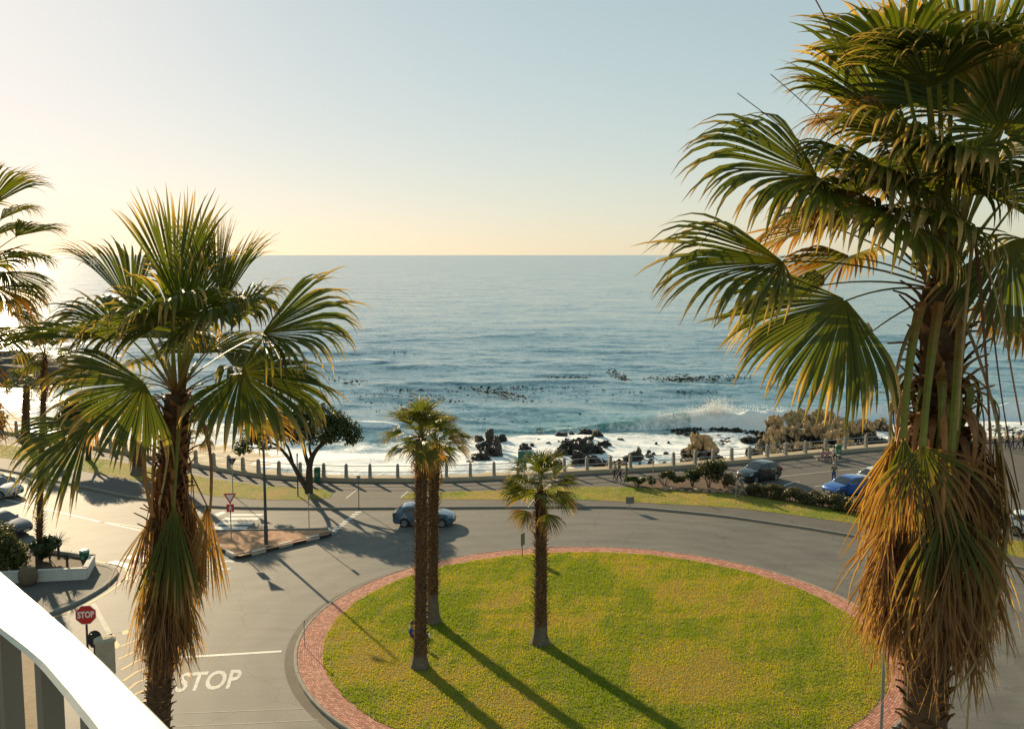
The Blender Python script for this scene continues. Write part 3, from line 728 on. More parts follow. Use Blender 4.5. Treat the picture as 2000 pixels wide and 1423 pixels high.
ROCKS = [
 # x, y base, w, h, wet, label
 (935, 862, 20, 13, 1, 'small dark rock, farthest left of the rocks beside the twin palms'),
 (957, 870, 20, 30, 1, 'dark upright rock standing left of the curved rock spine'),
 (943, 876, 28, 14, 1, 'low black rock at the foot of the dark upright rock'),
 (981, 864, 24, 18, 1, 'rounded dark rock above the top of the curved rock spine'),
 (969, 884, 20, 36, .8, 'tall dark rock at the upper end of the curved rock spine'),
 (962, 895, 34, 26, .8, 'jagged dark rock in the middle of the curved rock spine'),
 (938, 903, 42, 20, .9, 'long dark rock at the lower end of the curved rock spine'),
 (918, 909, 22, 12, 1, 'small black rock nearest the railing left of the curved rock spine'),
 (1026, 879, 26, 13, 1, 'low dark rock alone in the foam above the single palm'),
 (1039, 872, 9, 9, 1, 'tiny black rock touching the right of the lone low rock'),
 (1096, 857, 28, 15, 1, 'dark rock at the upper left of the black reef'),
 (1117, 849, 12, 8, .5, 'tiny tan rock at the top of the black reef'),
 (1146, 850, 36, 11, .9, 'flat dark rock along the top edge of the black reef'),
 (1170, 858, 26, 19, .7, 'lumpy rock at the upper right of the black reef'),
 (1150, 865, 28, 14, .9, 'dark rock inside the upper half of the black reef'),
 (1180, 872, 28, 13, 1, 'dark rock at the right edge of the black reef'),
 (1122, 886, 66, 27, 1, 'largest slab of the black reef'),
 (1162, 884, 38, 14, 1, 'flat wet slab right of the largest black slab'),
 (1090, 892, 24, 14, 1, 'black rock left of the largest black slab'),
 (1140, 908, 64, 24, 1, 'broad black rock behind the railing right of the single palm'),
 (1178, 914, 34, 17, 1, 'rounded black boulder behind the railing left of the walking pair'),
 (1090, 912, 28, 14, 1, 'black rock low behind the crown of the single palm'),
 (1212, 862, 16, 7, .9, 'small flat rock alone right of the black reef'),
 (1241, 899, 28, 27, .45, 'pointed tan and black rock in the foam above the walkers'),
 (1223, 899, 16, 12, .5, 'small tan rock left of the pointed tan and black rock'),
 (1209, 903, 14, 9, 1, 'small black rock above the heads of the walking pair'),
 (1272, 915, 20, 17, .5, 'brown rock just behind the railing right of the walkers'),
 (1299, 915, 18, 15, .6, 'brown rock just behind the railing left of the big boulder'),
 (1205, 919, 46, 15, .5, 'low brown rock at the wall behind the walking pair'),
 (1268, 883, 10, 6, 1, 'tiny black rock awash, upper one of the pair left of the big boulder'),
 (1277, 888, 10, 6, 1, 'tiny black rock awash, lower one of the pair left of the big boulder'),
 (1301, 886, 10, 5, 1, 'tiny black rock awash nearest the big boulder'),
 (1282, 866, 6, 4, 1, 'tiniest black rock left of the far kelp patch'),
 (1306, 864, 7, 4, 1, 'tiny black rock midway to the far kelp patch'),
 (1368, 900, 78, 56, .02, 'big tan boulder with a dark foot standing alone behind the railing'),
 (1402, 906, 44, 18, .8, 'dark sloping rock at the right foot of the big tan boulder'),
 (1358, 912, 60, 14, .55, 'low brown rubble rock under the big tan boulder'),
 (1476, 903, 36, 30, .55, 'dark square boulder behind the black car'),
 (1441, 904, 10, 8, 1, 'small black rock between the big boulder and the square boulder'),
 (1518, 850, 46, 36, .0, 'tan crag at the upper left end of the large outcrop'),
 (1560, 838, 56, 32, -.1, 'pale tan crag at the top of the large outcrop'),
 (1604, 838, 58, 36, -.1, 'tan crag in the middle top of the large outcrop'),
 (1642, 846, 48, 36, -.1, 'tan crag at the upper right of the large outcrop'),
 (1668, 862, 48, 46, .05, 'steep tan crag at the right end of the large outcrop'),
 (1508, 876, 44, 38, .05, 'tan crag at the left end of the large outcrop'),
 (1550, 868, 60, 34, .1, 'broken brown crag left of the middle of the large outcrop'),
 (1598, 866, 66, 38, 0, 'broken tan crag at the heart of the large outcrop'),
 (1640, 874, 54, 30, .15, 'brown crag right of the middle of the large outcrop'),
 (1512, 900, 34, 30, .1, 'tan boulder at the wall below the left end of the large outcrop'),
 (1554, 894, 56, 26, .3, 'dark brown boulder at the wall below the large outcrop'),
 (1606, 890, 60, 22, .2, 'tan boulder at the wall left of the seated people'),
 (1655, 884, 54, 22, .15, 'tan boulder at the wall behind the seated people'),
 (1465, 862, 34, 10, .8, 'flat dark rock left of the large outcrop'),
 (1486, 858, 22, 9, .6, 'flat brown rock touching the left of the large outcrop'),
 (1691, 832, 26, 15, .2, 'small tan rock right of the large outcrop, farthest out'),
 (1700, 852, 30, 25, .2, 'tan rock with a dark foot right of the large outcrop'),
 (1722, 842, 36, 22, .25, 'brown rock beside the trunk of the near right palm'),
 (1690, 870, 30, 12, 1, 'low black rock right of the large outcrop'),
 (1720, 872, 34, 15, .9, 'low black rock close to the near right palm'),
 (1700, 884, 40, 12, .8, 'low dark rock at the wall near the near right palm'),
]
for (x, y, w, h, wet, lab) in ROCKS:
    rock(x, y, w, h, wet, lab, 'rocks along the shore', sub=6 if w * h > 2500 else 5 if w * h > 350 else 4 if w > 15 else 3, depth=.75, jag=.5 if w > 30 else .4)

er = random.Random(17)
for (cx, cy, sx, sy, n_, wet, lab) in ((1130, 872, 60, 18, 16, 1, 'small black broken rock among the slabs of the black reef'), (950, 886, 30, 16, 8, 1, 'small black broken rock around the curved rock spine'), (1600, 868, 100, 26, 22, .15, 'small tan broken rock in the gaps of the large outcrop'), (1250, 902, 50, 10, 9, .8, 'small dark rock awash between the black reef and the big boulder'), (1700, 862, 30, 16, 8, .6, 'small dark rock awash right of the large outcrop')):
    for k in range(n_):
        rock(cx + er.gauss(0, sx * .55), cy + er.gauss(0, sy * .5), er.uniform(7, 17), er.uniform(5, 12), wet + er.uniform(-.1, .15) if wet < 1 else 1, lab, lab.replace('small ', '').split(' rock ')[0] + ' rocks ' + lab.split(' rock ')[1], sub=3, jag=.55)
# headland at the far left
hv = []; hn = 50; hm_ = 22
for i in range(hn):
    for k in range(hm_):
        s, t = i / (hn - 1), k / (hm_ - 1)
        x = -150 + s * 78; y = 166 + t * 30 + 6 * s
        e = math.sin(math.pi * t) ** .6 * min(1, (1 - s) * 3.2) ** .8
        z = SEA_Z - .5 + e * (5.2 + 1.8 * mnoise.fractal(Vector((x * .06, y * .09, 1)), 1, 2, 5)) + .8 * e * mnoise.fractal(Vector((x * .3, y * .3, 3)), 1, 2, 4)
        hv.append((x, y, z))
hf = [(i * hm_ + k, (i + 1) * hm_ + k, (i + 1) * hm_ + k + 1, i * hm_ + k + 1) for i in range(hn - 1) for k in range(hm_ - 1)]
mesh_obj('headland', hv, hf, mixed('headland_rock', (.10, .075, .06), (.15, .12, .095), (.05, .055, .03), .15, 1.2, bump=.6, bdist=.3), smooth=False)['kind'] = 'structure'

# kelp floating on the swell
def kelp_field(specs):
    v = []; f = []
    r = random.Random(5)
    blob = [(0, 0, 1), (1, 0, .1), (.3, .8, .2), (-.8, .5, .1), (-.8, -.5, .15), (.3, -.8, .1)]
    for (x0, y0, x1, y1, n, sx, sy, s0) in specs:
        cl = [(r.uniform(0, 1), r.gauss(0, sy)) for _ in range(max(2, n // 7))]
        for k in range(int(n * 1.6)):
            t, dy = r.choice(cl); t += r.gauss(0, sx / max(20., abs(x1 - x0)))
            px = x0 + (x1 - x0) * t + r.gauss(0, 3); py = y0 + (y1 - y0) * t + dy + r.gauss(0, 1.1)
            p = W(px, py); s = s0 * r.uniform(.25, .95) ; a = r.uniform(0, 6.28); up = s * r.uniform(.5, 1.1)
            b = len(v); ex = r.uniform(.8, 1.9)
            for q in blob: v.append((p.x + s * ex * (q[0] * math.cos(a) - q[1] * math.sin(a)), p.y + s * (q[0] * math.sin(a) + q[1] * math.cos(a)), SEA_Z + .10 + up * q[2]))
            f += [(b, b + i, b + 1 + i % 5) for i in range(1, 6)]
    o = mesh_obj('kelp', v, f, plain('kelp', (.030, .022, .012), .7, var=.4, spec=.15)); o['kind'] = 'stuff'
    return tag(o, 'dark kelp heads floating on the swell beyond the rocks', 'kelp')
kelp_field([(640, 765, 980, 790, 120, 80, 12, .24), (980, 770, 1480, 752, 120, 120, 12, .24), (660, 742, 720, 756, 70, 20, 4, .28), (720, 752, 830, 768, 90, 25, 6, .28), (830, 770, 900, 790, 46, 22, 8, .26), (920, 758, 1010, 775, 130, 20, 5, .30), (1010, 760, 1090, 742, 110, 18, 4, .30), (1090, 742, 1140, 738, 60, 16, 3, .28), (1200, 735, 1250, 758, 75, 12, 4, .30), (1300, 742, 1390, 740, 110, 20, 4, .30), (1300, 752, 1370, 756, 50, 18, 4, .28), (1380, 740, 1460, 736, 60, 20, 3, .28),
            (850, 800, 1240, 760, 40, 60, 14, .24), (730, 686, 790, 690, 14, 20, 2, .3), (380, 750, 470, 770, 50, 30, 8, .28), (1660, 745, 1740, 760, 40, 30, 6, .28),
            (1325, 842, 1400, 838, 120, 18, 3, .30), (1400, 840, 1490, 848, 130, 22, 4, .30), (1330, 846, 1380, 850, 40, 18, 2, .28), (1470, 850, 1510, 858, 40, 12, 3, .3), (1410, 864, 1420, 858, 14, 8, 3, .3), (1040, 840, 1075, 843, 8, 10, 2, .25), (1930, 840, 2000, 848, 60, 20, 4, .3)])

# spray thrown up where the breaker is spilling
sp = random.Random(9); v = []; f = []
for k in range(9000):
    px = sp.choice((sp.uniform(1338, 1540), sp.gauss(1400, 14), sp.gauss(1400, 22), sp.uniform(1280, 1400)))
    p0 = W(px, 834); yb_ = float(np.interp(p0.x, bkx, bky)); h_ = float(np.interp(p0.x, bkx, bkh))
    z = SEA_Z + h_ * sp.uniform(.35, 1.0) + abs(sp.gauss(0, .40 if abs(px - 1400) > 30 else .75)); y = yb_ - .5 + abs(sp.gauss(0, 1.1)); s = sp.uniform(.015, .055)
    x = p0.x + sp.gauss(0, .2); b = len(v)
    v += [(x - s, y, z - s * .6), (x + s, y, z - s * .6), (x, y + s, z - s * .6), (x, y, z + s)]; f += [(b, b + 1, b + 3), (b + 1, b + 2, b + 3), (b + 2, b, b + 3), (b, b + 2, b + 1)]
M_spray, nt, b = new_mat('spray'); b.inputs['Base Color'].default_value = (.85, .86, .86, 1); tr_ = N(nt, 'ShaderNodeBsdfTranslucent'); tr_.inputs['Color'].default_value = (.88, .88, .88, 1)
mx = N(nt, 'ShaderNodeMixShader'); mx.inputs[0].default_value = .6; nt.links.new(b.outputs[0], mx.inputs[1]); nt.links.new(tr_.outputs[0], mx.inputs[2]); nt.links.new(mx.outputs[0], nt.nodes['Material Output'].inputs['Surface'])
o = mesh_obj('sea_spray', v, f, M_spray); tag(o, 'white spray thrown up along the crest of the breaking wave', 'spray', kind='stuff')

# ------------------------------------------------------------------ fan palms
GREEN = np.array([.068, .094, .013]); YELL = np.array([.230, .200, .026]); STRAW = np.array([.43, .270, .105]); BROWN = np.array([.25, .110, .036]); DARKB = np.array([.095, .034, .013])
def unit(v): return v / (np.linalg.norm(v) + 1e-9)
def fan_blade(PB, u, L, A, nseg, K, droop, fold, rg, fused=.68, age=0., hint=None, jit=.009, wind=(0, 0, 0), pleat=.35, flutter=.08, wide=1.0):
    """one fan leaf: pleated segments that are joined to `fused`, then free with hanging tips"""
    u = unit(np.array(u, float)); hint = np.array(hint if hint is not None else (0, 0, 1), float)
    n = hint - u * hint.dot(u)
    if np.linalg.norm(n) < .15: n = np.array((.3, -1, .2)) - u * np.dot((.3, -1, .2), u)
    n = unit(n); v = np.cross(n, u)
    a = np.linspace(-A, A, nseg) + rg.normal(0, jit, nseg); da = 2 * A / nseg
    Lj = L * (.70 + .30 * np.cos(a * .62)) * (1 + rg.normal(0, .06, nseg))
    ca, sa = np.cos(a)[:, None], np.sin(a)[:, None]
    d = ca * u + sa * v + fold * np.abs(sa) * n + rg.normal(0, jit, (nseg, 3))
    d /= np.linalg.norm(d, axis=1, keepdims=True)
    e = -sa * u + ca * v + fold * np.sign(sa) * ca * n; e /= np.linalg.norm(e, axis=1, keepdims=True)
    p = np.repeat(np.array(PB, float)[None], nseg, 0) + d * .02
    down = np.array((0, 0, -1.)); wind = np.array(wind, float)
    out = np.zeros((nseg, K + 1, 3, 3)); S = np.linspace(0, 1, K + 1) ** .9
    dj = droop * (1 + rg.normal(0, .30, nseg))[:, None]; fl = rg.normal(0, flutter, (nseg, 3))
    wfull = Lj * fused * da / 2 * 1.06 * wide
    for k in range(K + 1):
        s = S[k]
        if k:
            ds = S[k] - S[k - 1]; free = max(0., s - fused * .8) / (1 - fused * .8)
            d = d + (dj * down + wind * abs(droop)) * (ds * (.10 + 5.2 * free ** 1.0)) + fl * ds * 3 * free
            d /= np.linalg.norm(d, axis=1, keepdims=True)
            p = p + d * (Lj * ds)[:, None]
        if s <= fused: w = Lj * s * da / 2 * 1.06 * wide + .003
        else: w = wfull * (1 - (s - fused) / (1 - fused)) ** .85 + .0015
        ee = e - d * (e * d).sum(1, keepdims=True); ee /= np.linalg.norm(ee, axis=1, keepdims=True) + 1e-6
        nn = np.cross(d, ee); h = pleat * w * (1 if s < fused else 1.3)
        out[:, k, 0] = p - ee * w[:, None]; out[:, k, 1] = p - nn * h[:, None]; out[:, k, 2] = p + ee * w[:, None]
    idx = np.arange(nseg * (K + 1) * 3).reshape(nseg, K + 1, 3)
    f = np.concatenate([np.stack([idx[:, :-1, c], idx[:, :-1, c + 1], idx[:, 1:, c + 1], idx[:, 1:, c]], -1).reshape(-1, 4) for c in (0, 1)], 0)
    # colour: green body, yellow rib base, straw tips; dead leaves brown
    s = np.broadcast_to(S[None, :, None], (nseg, K + 1, 3)); jj = rg.normal(0, 1, nseg)[:, None, None] * np.ones_like(s)
    tip = np.clip((s - .74 + .10 * jj) * 4.2, 0, 1); base = np.clip(1 - s * 6, 0, 1)
    rib = np.zeros_like(s) + np.array([0, .22, 0])
    c = GREEN * (1 + .16 * jj)[..., None]
    c = c * (1 - (rib + base * .8)[..., None].clip(0, 1)) + YELL * (rib + base * .8)[..., None].clip(0, 1)
    tc_ = STRAW * (1 + .25 * jj)[..., None]
    c = c * (1 - tip[..., None] * .85) + tc_ * tip[..., None] * .85
    if age > 0:
        mixk = np.clip(.5 + .30 * jj, 0, 1)[..., None]; dead = (BROWN * mixk + STRAW * (1 - mixk)) * (1 - .45 * base[..., None])
        if age < 1:
            yl = GREEN * .4 + YELL * .6; k_ = np.clip((s * .9 + age - .55 + .18 * jj) * 2.2, 0, 1)[..., None]; c = (c * (1 - age) + yl * age) * (1 - k_) + dead * k_
        else: c = dead
    return out.reshape(-1, 3), f, np.clip(c, .004, 1).reshape(-1, 3)
def stalk(P0, P1, P2, w0, w1, th, n=9, c0=None, c1=None, c2=None):
    """flat tapering leaf stalk along a quadratic curve"""
    P0, P1, P2 = (np.array(q, float) for q in (P0, P1, P2)); v = []; f = []; col = []
    side = np.cross(P2 - P0, (0.01, 0.02, 1.)); side = unit(side) if np.linalg.norm(side) > .05 else np.array((1., 0, 0))
    for k in range(n):
        t = k / (n - 1); p = (1 - t) ** 2 * P0 + 2 * t * (1 - t) * P1 + t * t * P2; tg = unit(2 * (1 - t) * (P1 - P0) + 2 * t * (P2 - P1))
        e = unit(side - tg * side.dot(tg)); nn = np.cross(tg, e); w = w0 + (w1 - w0) * min(1, t * 1.5); h = th * (1 - .5 * t)
        v += [p - e * w, p - nn * h, p + e * w, p + nn * h * .4]
        q = np.clip(t * 2.2, 0, 1); col += [c0 * (1 - q) + (c1 if c2 is None or t < .8 else c2) * q] * 4
    for k in range(n - 1):
        for c in range(4): f.append((4 * k + c, 4 * k + (c + 1) % 4, 4 * k + 4 + (c + 1) % 4, 4 * k + 4 + c))
    f += [(3, 2, 1, 0), (4 * n - 4, 4 * n - 3, 4 * n - 2, 4 * n - 1)]
    return np.array(v), f, np.array(col)
PET_G = np.array([.190, .185, .032]); PET_B = np.array([.24, .105, .035]); PET_O = np.array([.34, .15, .045])
def palm_trunk(parent, base, top, r0, r1, rg, boots=None, flare=1.6, ringed=0., clean=0.0):
    """trunk from base to top; boots = (t0, t1, count, length) of old leaf bases"""
    base, top = np.array(base, float), np.array(top, float); n = 18; m = 46; v = []; f = []; col = []
    bend = np.array((rg.normal(0, .12), rg.normal(0, .12), 0))
    def ctr(t): return base + (top - base) * t + bend * math.sin(math.pi * t) * np.linalg.norm(top - base) * .05
    for i in range(m):
        t = i / (m - 1); c = ctr(t); z = t * np.linalg.norm(top - base)
        r = r0 + (r1 - r0) * t + r0 * (flare - 1) * math.exp(-z / .45)
        for k in range(n):
            th = 2 * math.pi * k / n; w = 1 + .09 * mnoise.noise(Vector((math.cos(th) * 2, math.sin(th) * 2, z * 3))) + ringed * math.sin(z * 40 + math.sin(th * 3))
            v.append(c + np.array((math.cos(th), math.sin(th), 0)) * r * w)
            q = .5 + .5 * mnoise.noise(Vector((math.cos(th) * 3, math.sin(th) * 3, z * 1.5)))
            cc = np.array([.105, .075, .050]) * (1 - q) + np.array([.185, .145, .105]) * q if t < clean else np.array([.070, .042, .024]) * (1 - q) + np.array([.150, .085, .042]) * q
            col.append(cc)
    for i in range(m - 1):
        for k in range(n): f.append((i * n + k, i * n + (k + 1) % n, (i + 1) * n + (k + 1) % n, (i + 1) * n + k))
    f += [tuple((m - 1) * n + k for k in range(n))]
    mesh_obj('trunk', np.array(v), f, M_trunk, parent, True, col=np.array(col))
    if boots:
        V = []; F = []; C = []
        for t0, t1, cnt, ln, i in [(*bo, i) for bo in (boots if isinstance(boots, list) else [boots]) for i in range(bo[2])]:
            t = t0 + (t1 - t0) * (i + rg.uniform(-.4, .4)) / cnt; th = i * 2.39996 + rg.normal(0, .15); c = ctr(t); r = r0 + (r1 - r0) * t
            o_ = np.array((math.cos(th), math.sin(th), 0)); l = ln * rg.uniform(.6, 1.25)
            p0 = c + o_ * r * .92 - np.array((0, 0, l * .2)); p1 = c + o_ * (r + l * .25) + np.array((0, 0, l * .3)); p2 = c + o_ * (r + l * rg.uniform(.5, .95)) + np.array((0, 0, l * rg.uniform(.1, .7)))
            cb = DARKB * rg.uniform(.5, 1.2); ce = (BROWN * .7 + STRAW * .2) * rg.uniform(.4, 1.5)
            a, b_, c_ = stalk(p0, p1, p2, .05 + r * .16, .014, .025, 4, cb, ce)
            bb = len(V); V += a.tolist(); C += c_.tolist(); F += [tuple(q + bb for q in fc) for fc in b_]
        o = mesh_obj('leaf_bases', V, F, M_petiole, parent, col=np.array(C)); o['kind'] = 'stuff'
    return ctr
def add_frond(parent, P0, P1, PB, bl, st, mat, sub=True):
    bv, bf, bc = bl; sv_, sf_, sc_ = st
    fr = mesh_obj('frond', bv, bf, mat, parent, col=bc)
    mesh_obj('stalk', sv_, sf_, M_petiole, fr, col=sc_)
    return fr
def frond(parent, heart, PB, tip, L, rg, nseg=44, K=9, A=2.0, droop=.85, fold=.25, age=0., w=.032, wind=(0, 0, 0), fused=.68, lift=.5, hint=None):
    heart, PB, tip = (np.array(q, float) for q in (heart, PB, tip))
    out = PB - heart; o2 = np.array((out[0], out[1], 0))
    P1 = heart + out * .5 + np.array((0, 0, 1)) * np.linalg.norm(out) * .22 * lift
    if hint is None: hint = np.array((0, 0, 1.)) - .35 * unit(o2 + 1e-6)
    bl = fan_blade(PB, tip - PB, L, A, nseg, K, droop, fold, rg, fused, age, hint, wind=wind)
    pg = PET_G if age < .6 else PET_B
    st = stalk(heart, P1, PB + unit(tip - PB) * .03, w * 1.5, w * .62, w * .55, 9, PET_B if age < .8 else DARKB * 2, pg * rg.uniform(.8, 1.15))
    return add_frond(parent, heart, P1, PB, bl, st, M_leaf if age < .75 else M_dead)
def dead_frond(parent, ctr, zt, th, plen, L, rg, rt, nseg=18, K=7, age=1., spread=.42, off=.30, w=.03, flutter=.30):
    """a leaf that died and hangs along the trunk"""
    c = np.array(ctr); o_ = np.array((math.cos(th), math.sin(th), 0.))
    P0 = c + o_ * rt * .85; P1 = P0 + o_ * off * rg.uniform(.7, 1.4) + np.array((0, 0, .10 * plen))
    PB = P0 + o_ * off * rg.uniform(.25, .85) + np.array((rg.normal(0, .05), rg.normal(0, .05), -plen))
    u = np.array((o_[0] * .02 + rg.normal(0, .09), o_[1] * .02 + rg.normal(0, .09), -1.))
    bl = fan_blade(PB, u, L, spread, nseg, K, .45, .15 + rg.uniform(0, .5), rg, .42, age, hint=o_ + np.array((rg.normal(0, .3), rg.normal(0, .3), 0)), jit=.08, flutter=flutter, pleat=.6, wide=rg.uniform(.8, 1.5))
    if age >= 1: bl = (bl[0], bl[1], bl[2] * rg.choice([.35, .6, .8, 1.0, 1.15, 1.3]) * np.array((1, 1, rg.uniform(.9, 1.5))))
    cc = (PET_O if rg.random() < .5 else PET_B) if age >= 1 else PET_G
    st = stalk(P0, P1, PB, w * 1.9, w * .7, w * .5, 9, DARKB * 1.6 if age >= 1 else PET_B, cc * rg.uniform(.7, 1.2))
    return add_frond(parent, P0, P1, PB, bl, st, M_dead if age >= .75 else M_leaf)

# --- the two near palms: every leaf the photograph shows is placed where it grows
def near_palm(label, hx, hy, Y, base_xy, fronds, seed, r0, r1, dead, green_dead, wind, skirt, droop):
    rg = np.random.default_rng(seed); heart = AT(hx, hy, Y); sc = Y / ray(hx, hy).y / FPX
    root = empty('fan_palm', (0, 0, 0), 0, label, 'palm tree', 'tall fan palms close to the balcony')
    base = (base_xy[0], base_xy[1], 0); H = np.array(heart); 
    ctr = palm_trunk(root, base, heart, r0, r1, rg, boots=[(.80, .997, 150, .30), (.50, .80, 420, .10)], flare=1.5, ringed=.02)
    for (bx_, by_, bd, tx, ty, td, L, kw) in fronds:
        PB = np.array(AT(bx_, by_, Y + bd)); TP = np.array(AT(tx, ty, Y + td))
        args = dict(wind=wind, droop=droop); args.update(kw)
        frond(root, H + np.array((rg.normal(0, .05), rg.normal(0, .05), -.05)), PB, TP, L, rg, **args)
    ht = np.linalg.norm(H - np.array(base))
    z0, z1, n = skirt
    for i in range(n):
        dz = z0 + (z1 - z0) * (i / n) ** 1.1; th = i * 2.39996 + rg.normal(0, .3)
        t = 1 - dz / ht
        age = 1. if i > green_dead or rg.random() < .35 else .62
        dead_frond(root, ctr(t), 0, th, rg.uniform(*dead[0]), rg.uniform(*dead[1]), rg, r1 + .03, age=age, off=dead[2], w=dead[3], spread=dead[4], flutter=dead[5])
    return root, heart, sc, rg
LEFT = [ # blade base x,y, depth offset; tip x,y, depth offset; blade length m
 (207, 662, -.5, 0, 655, -1.0, 1.60, dict(A=.85, nseg=40, fold=.35, droop=.8)),
 (283, 748, -.9, 110, 850, -1.7, 1.30, dict(A=1.35, nseg=46, fold=.1, droop=.7, hint=(.2, -1, .5))),
 (175, 825, -.4, 10, 960, -.9, 1.50, dict(A=1.0, nseg=46, fold=.1, droop=.9, hint=(-.3, -.8, .7))),
 (258, 600, .3, 150, 440, .8, 1.45, dict(A=.75, fold=.5, droop=.6)),
 (240, 650, .9, 165, 560, 1.5, 1.35, dict(A=1.7, droop=1.1)),
 (342, 580, .2, 340, 375, .3, 1.60, dict(A=.55, nseg=34, fold=.2, droop=.2, hint=(0, -1, .1))),
 (385, 565, .8, 380, 420, 1.1, 1.20, dict(A=.40, fold=.5, droop=.3)),
 (425, 610, .2, 530, 450, .5, 1.45, dict(A=.75, fold=.5, droop=.6)),
 (425, 560, .9, 430, 400, 1.3, 1.10, dict(A=.35, fold=.6, droop=.3)),
 (335, 620, -.8, 335, 565, -1.5, 1.30, dict(A=2.1, nseg=50, fold=.0, droop=1.7, hint=(0, -.6, 1))),
 (415, 625, -.7, 440, 580, -1.4, 1.25, dict(A=2.0, nseg=46, fold=.0, droop=1.7, hint=(0, -.6, 1))),
 (275, 640, -.6, 250, 600, -1.2, 1.20, dict(A=2.0, nseg=46, fold=.0, droop=1.7, hint=(0, -.6, 1))),
 (372, 610, .4, 395, 480, .6, 1.25, dict(A=.9, fold=.3, droop=.9)),
 (455, 640, .5, 520, 560, .9, 1.25, dict(A=1.3, fold=.3, droop=1.3)),
 (512, 652, -.3, 690, 628, -.6, 1.55, dict(A=1.05, nseg=44, fold=.35, droop=.9, hint=(-.2, -.7, 1))),
 (470, 728, -.6, 650, 800, -1.0, 1.55, dict(A=1.9, nseg=52, fold=.0, droop=1.1, hint=(.1, -.5, 1))),
 (455, 715, .5, 610, 740, .9, 1.35, dict(A=1.9, droop=1.2)),
 (520, 745, .1, 665, 830, .3, 1.20, dict(A=1.7, droop=1.1)),
 (225, 725, .7, 110, 740, 1.2, 1.35, dict(A=1.9, droop=1.1)),
 (310, 660, 1.0, 300, 600, 1.8, 1.2, dict(A=1.9, droop=1.0)),
 (400, 690, 1.1, 430, 640, 2.0, 1.2, dict(A=1.9, droop=1.1)),
 (225, 800, .6, 120, 890, 1.0, 1.2, dict(A=1.6, droop=1.1, age=.45)),
 (470, 800, .9, 540, 850, 1.5, 1.1, dict(A=1.6, droop=1.1, age=.3)),
 (345, 640, -.3, 350, 520, -.5, 1.1, dict(A=1.2, droop=.8)),
]
pl, heartL, scL, rgL = near_palm('tall fan palm with a narrow straw skirt rising just beyond the white balcony rail', 345, 768, 14.8, (-6.25, 14.8), LEFT, 5, .21, .17, ((.40, .75), (.75, 1.15), .10, .034, .33, .20), 3, (-.12, 0, 0), (.95, 2.85, 106), .95)
# long hanging stalks and the green leaf hanging down the front of its skirt
for (ax, ay, bx_, by_, tx, ty, L, dd) in ((350, 800, 488 - 0, 970, 480, 1200, 1.5, -.42),):
    frond(pl, AT(352, 792, 14.5), AT(487 - 0, 985, 14.8) if False else AT(340, 985, 14.35), AT(335, 1150, 14.3), 1.55, rgL, A=.36, nseg=26, droop=.1, fold=.2, w=.05, lift=0, hint=(0, -1, .1))
frond(pl, AT(310, 800, 14.6), AT(405, 985, 14.6), AT(400, 1180, 14.6), 1.4, rgL, A=.34, nseg=24, droop=.2, fold=.3, w=.045, lift=0, age=.9, hint=(0, -1, .1))
for (a, b, c, k) in (((300, 800), (262, 880), (300, 1010), PET_O), ((310, 790), (295, 900), (297, 1000), PET_O), ((375, 790), (425, 850), (410, 1000), PET_O), ((330, 860), (325, 930), (310, 985), STRAW), ((385, 800), (418, 860), (412, 960), PET_B)):
    a_, b_, c_ = stalk(AT(*a, 14.55), AT(*b, 14.4), AT(*c, 14.4), .05, .03, .015, 12, DARKB * 2, k); mesh_obj('hanging_stalk', a_, b_, M_petiole, pl, col=c_)

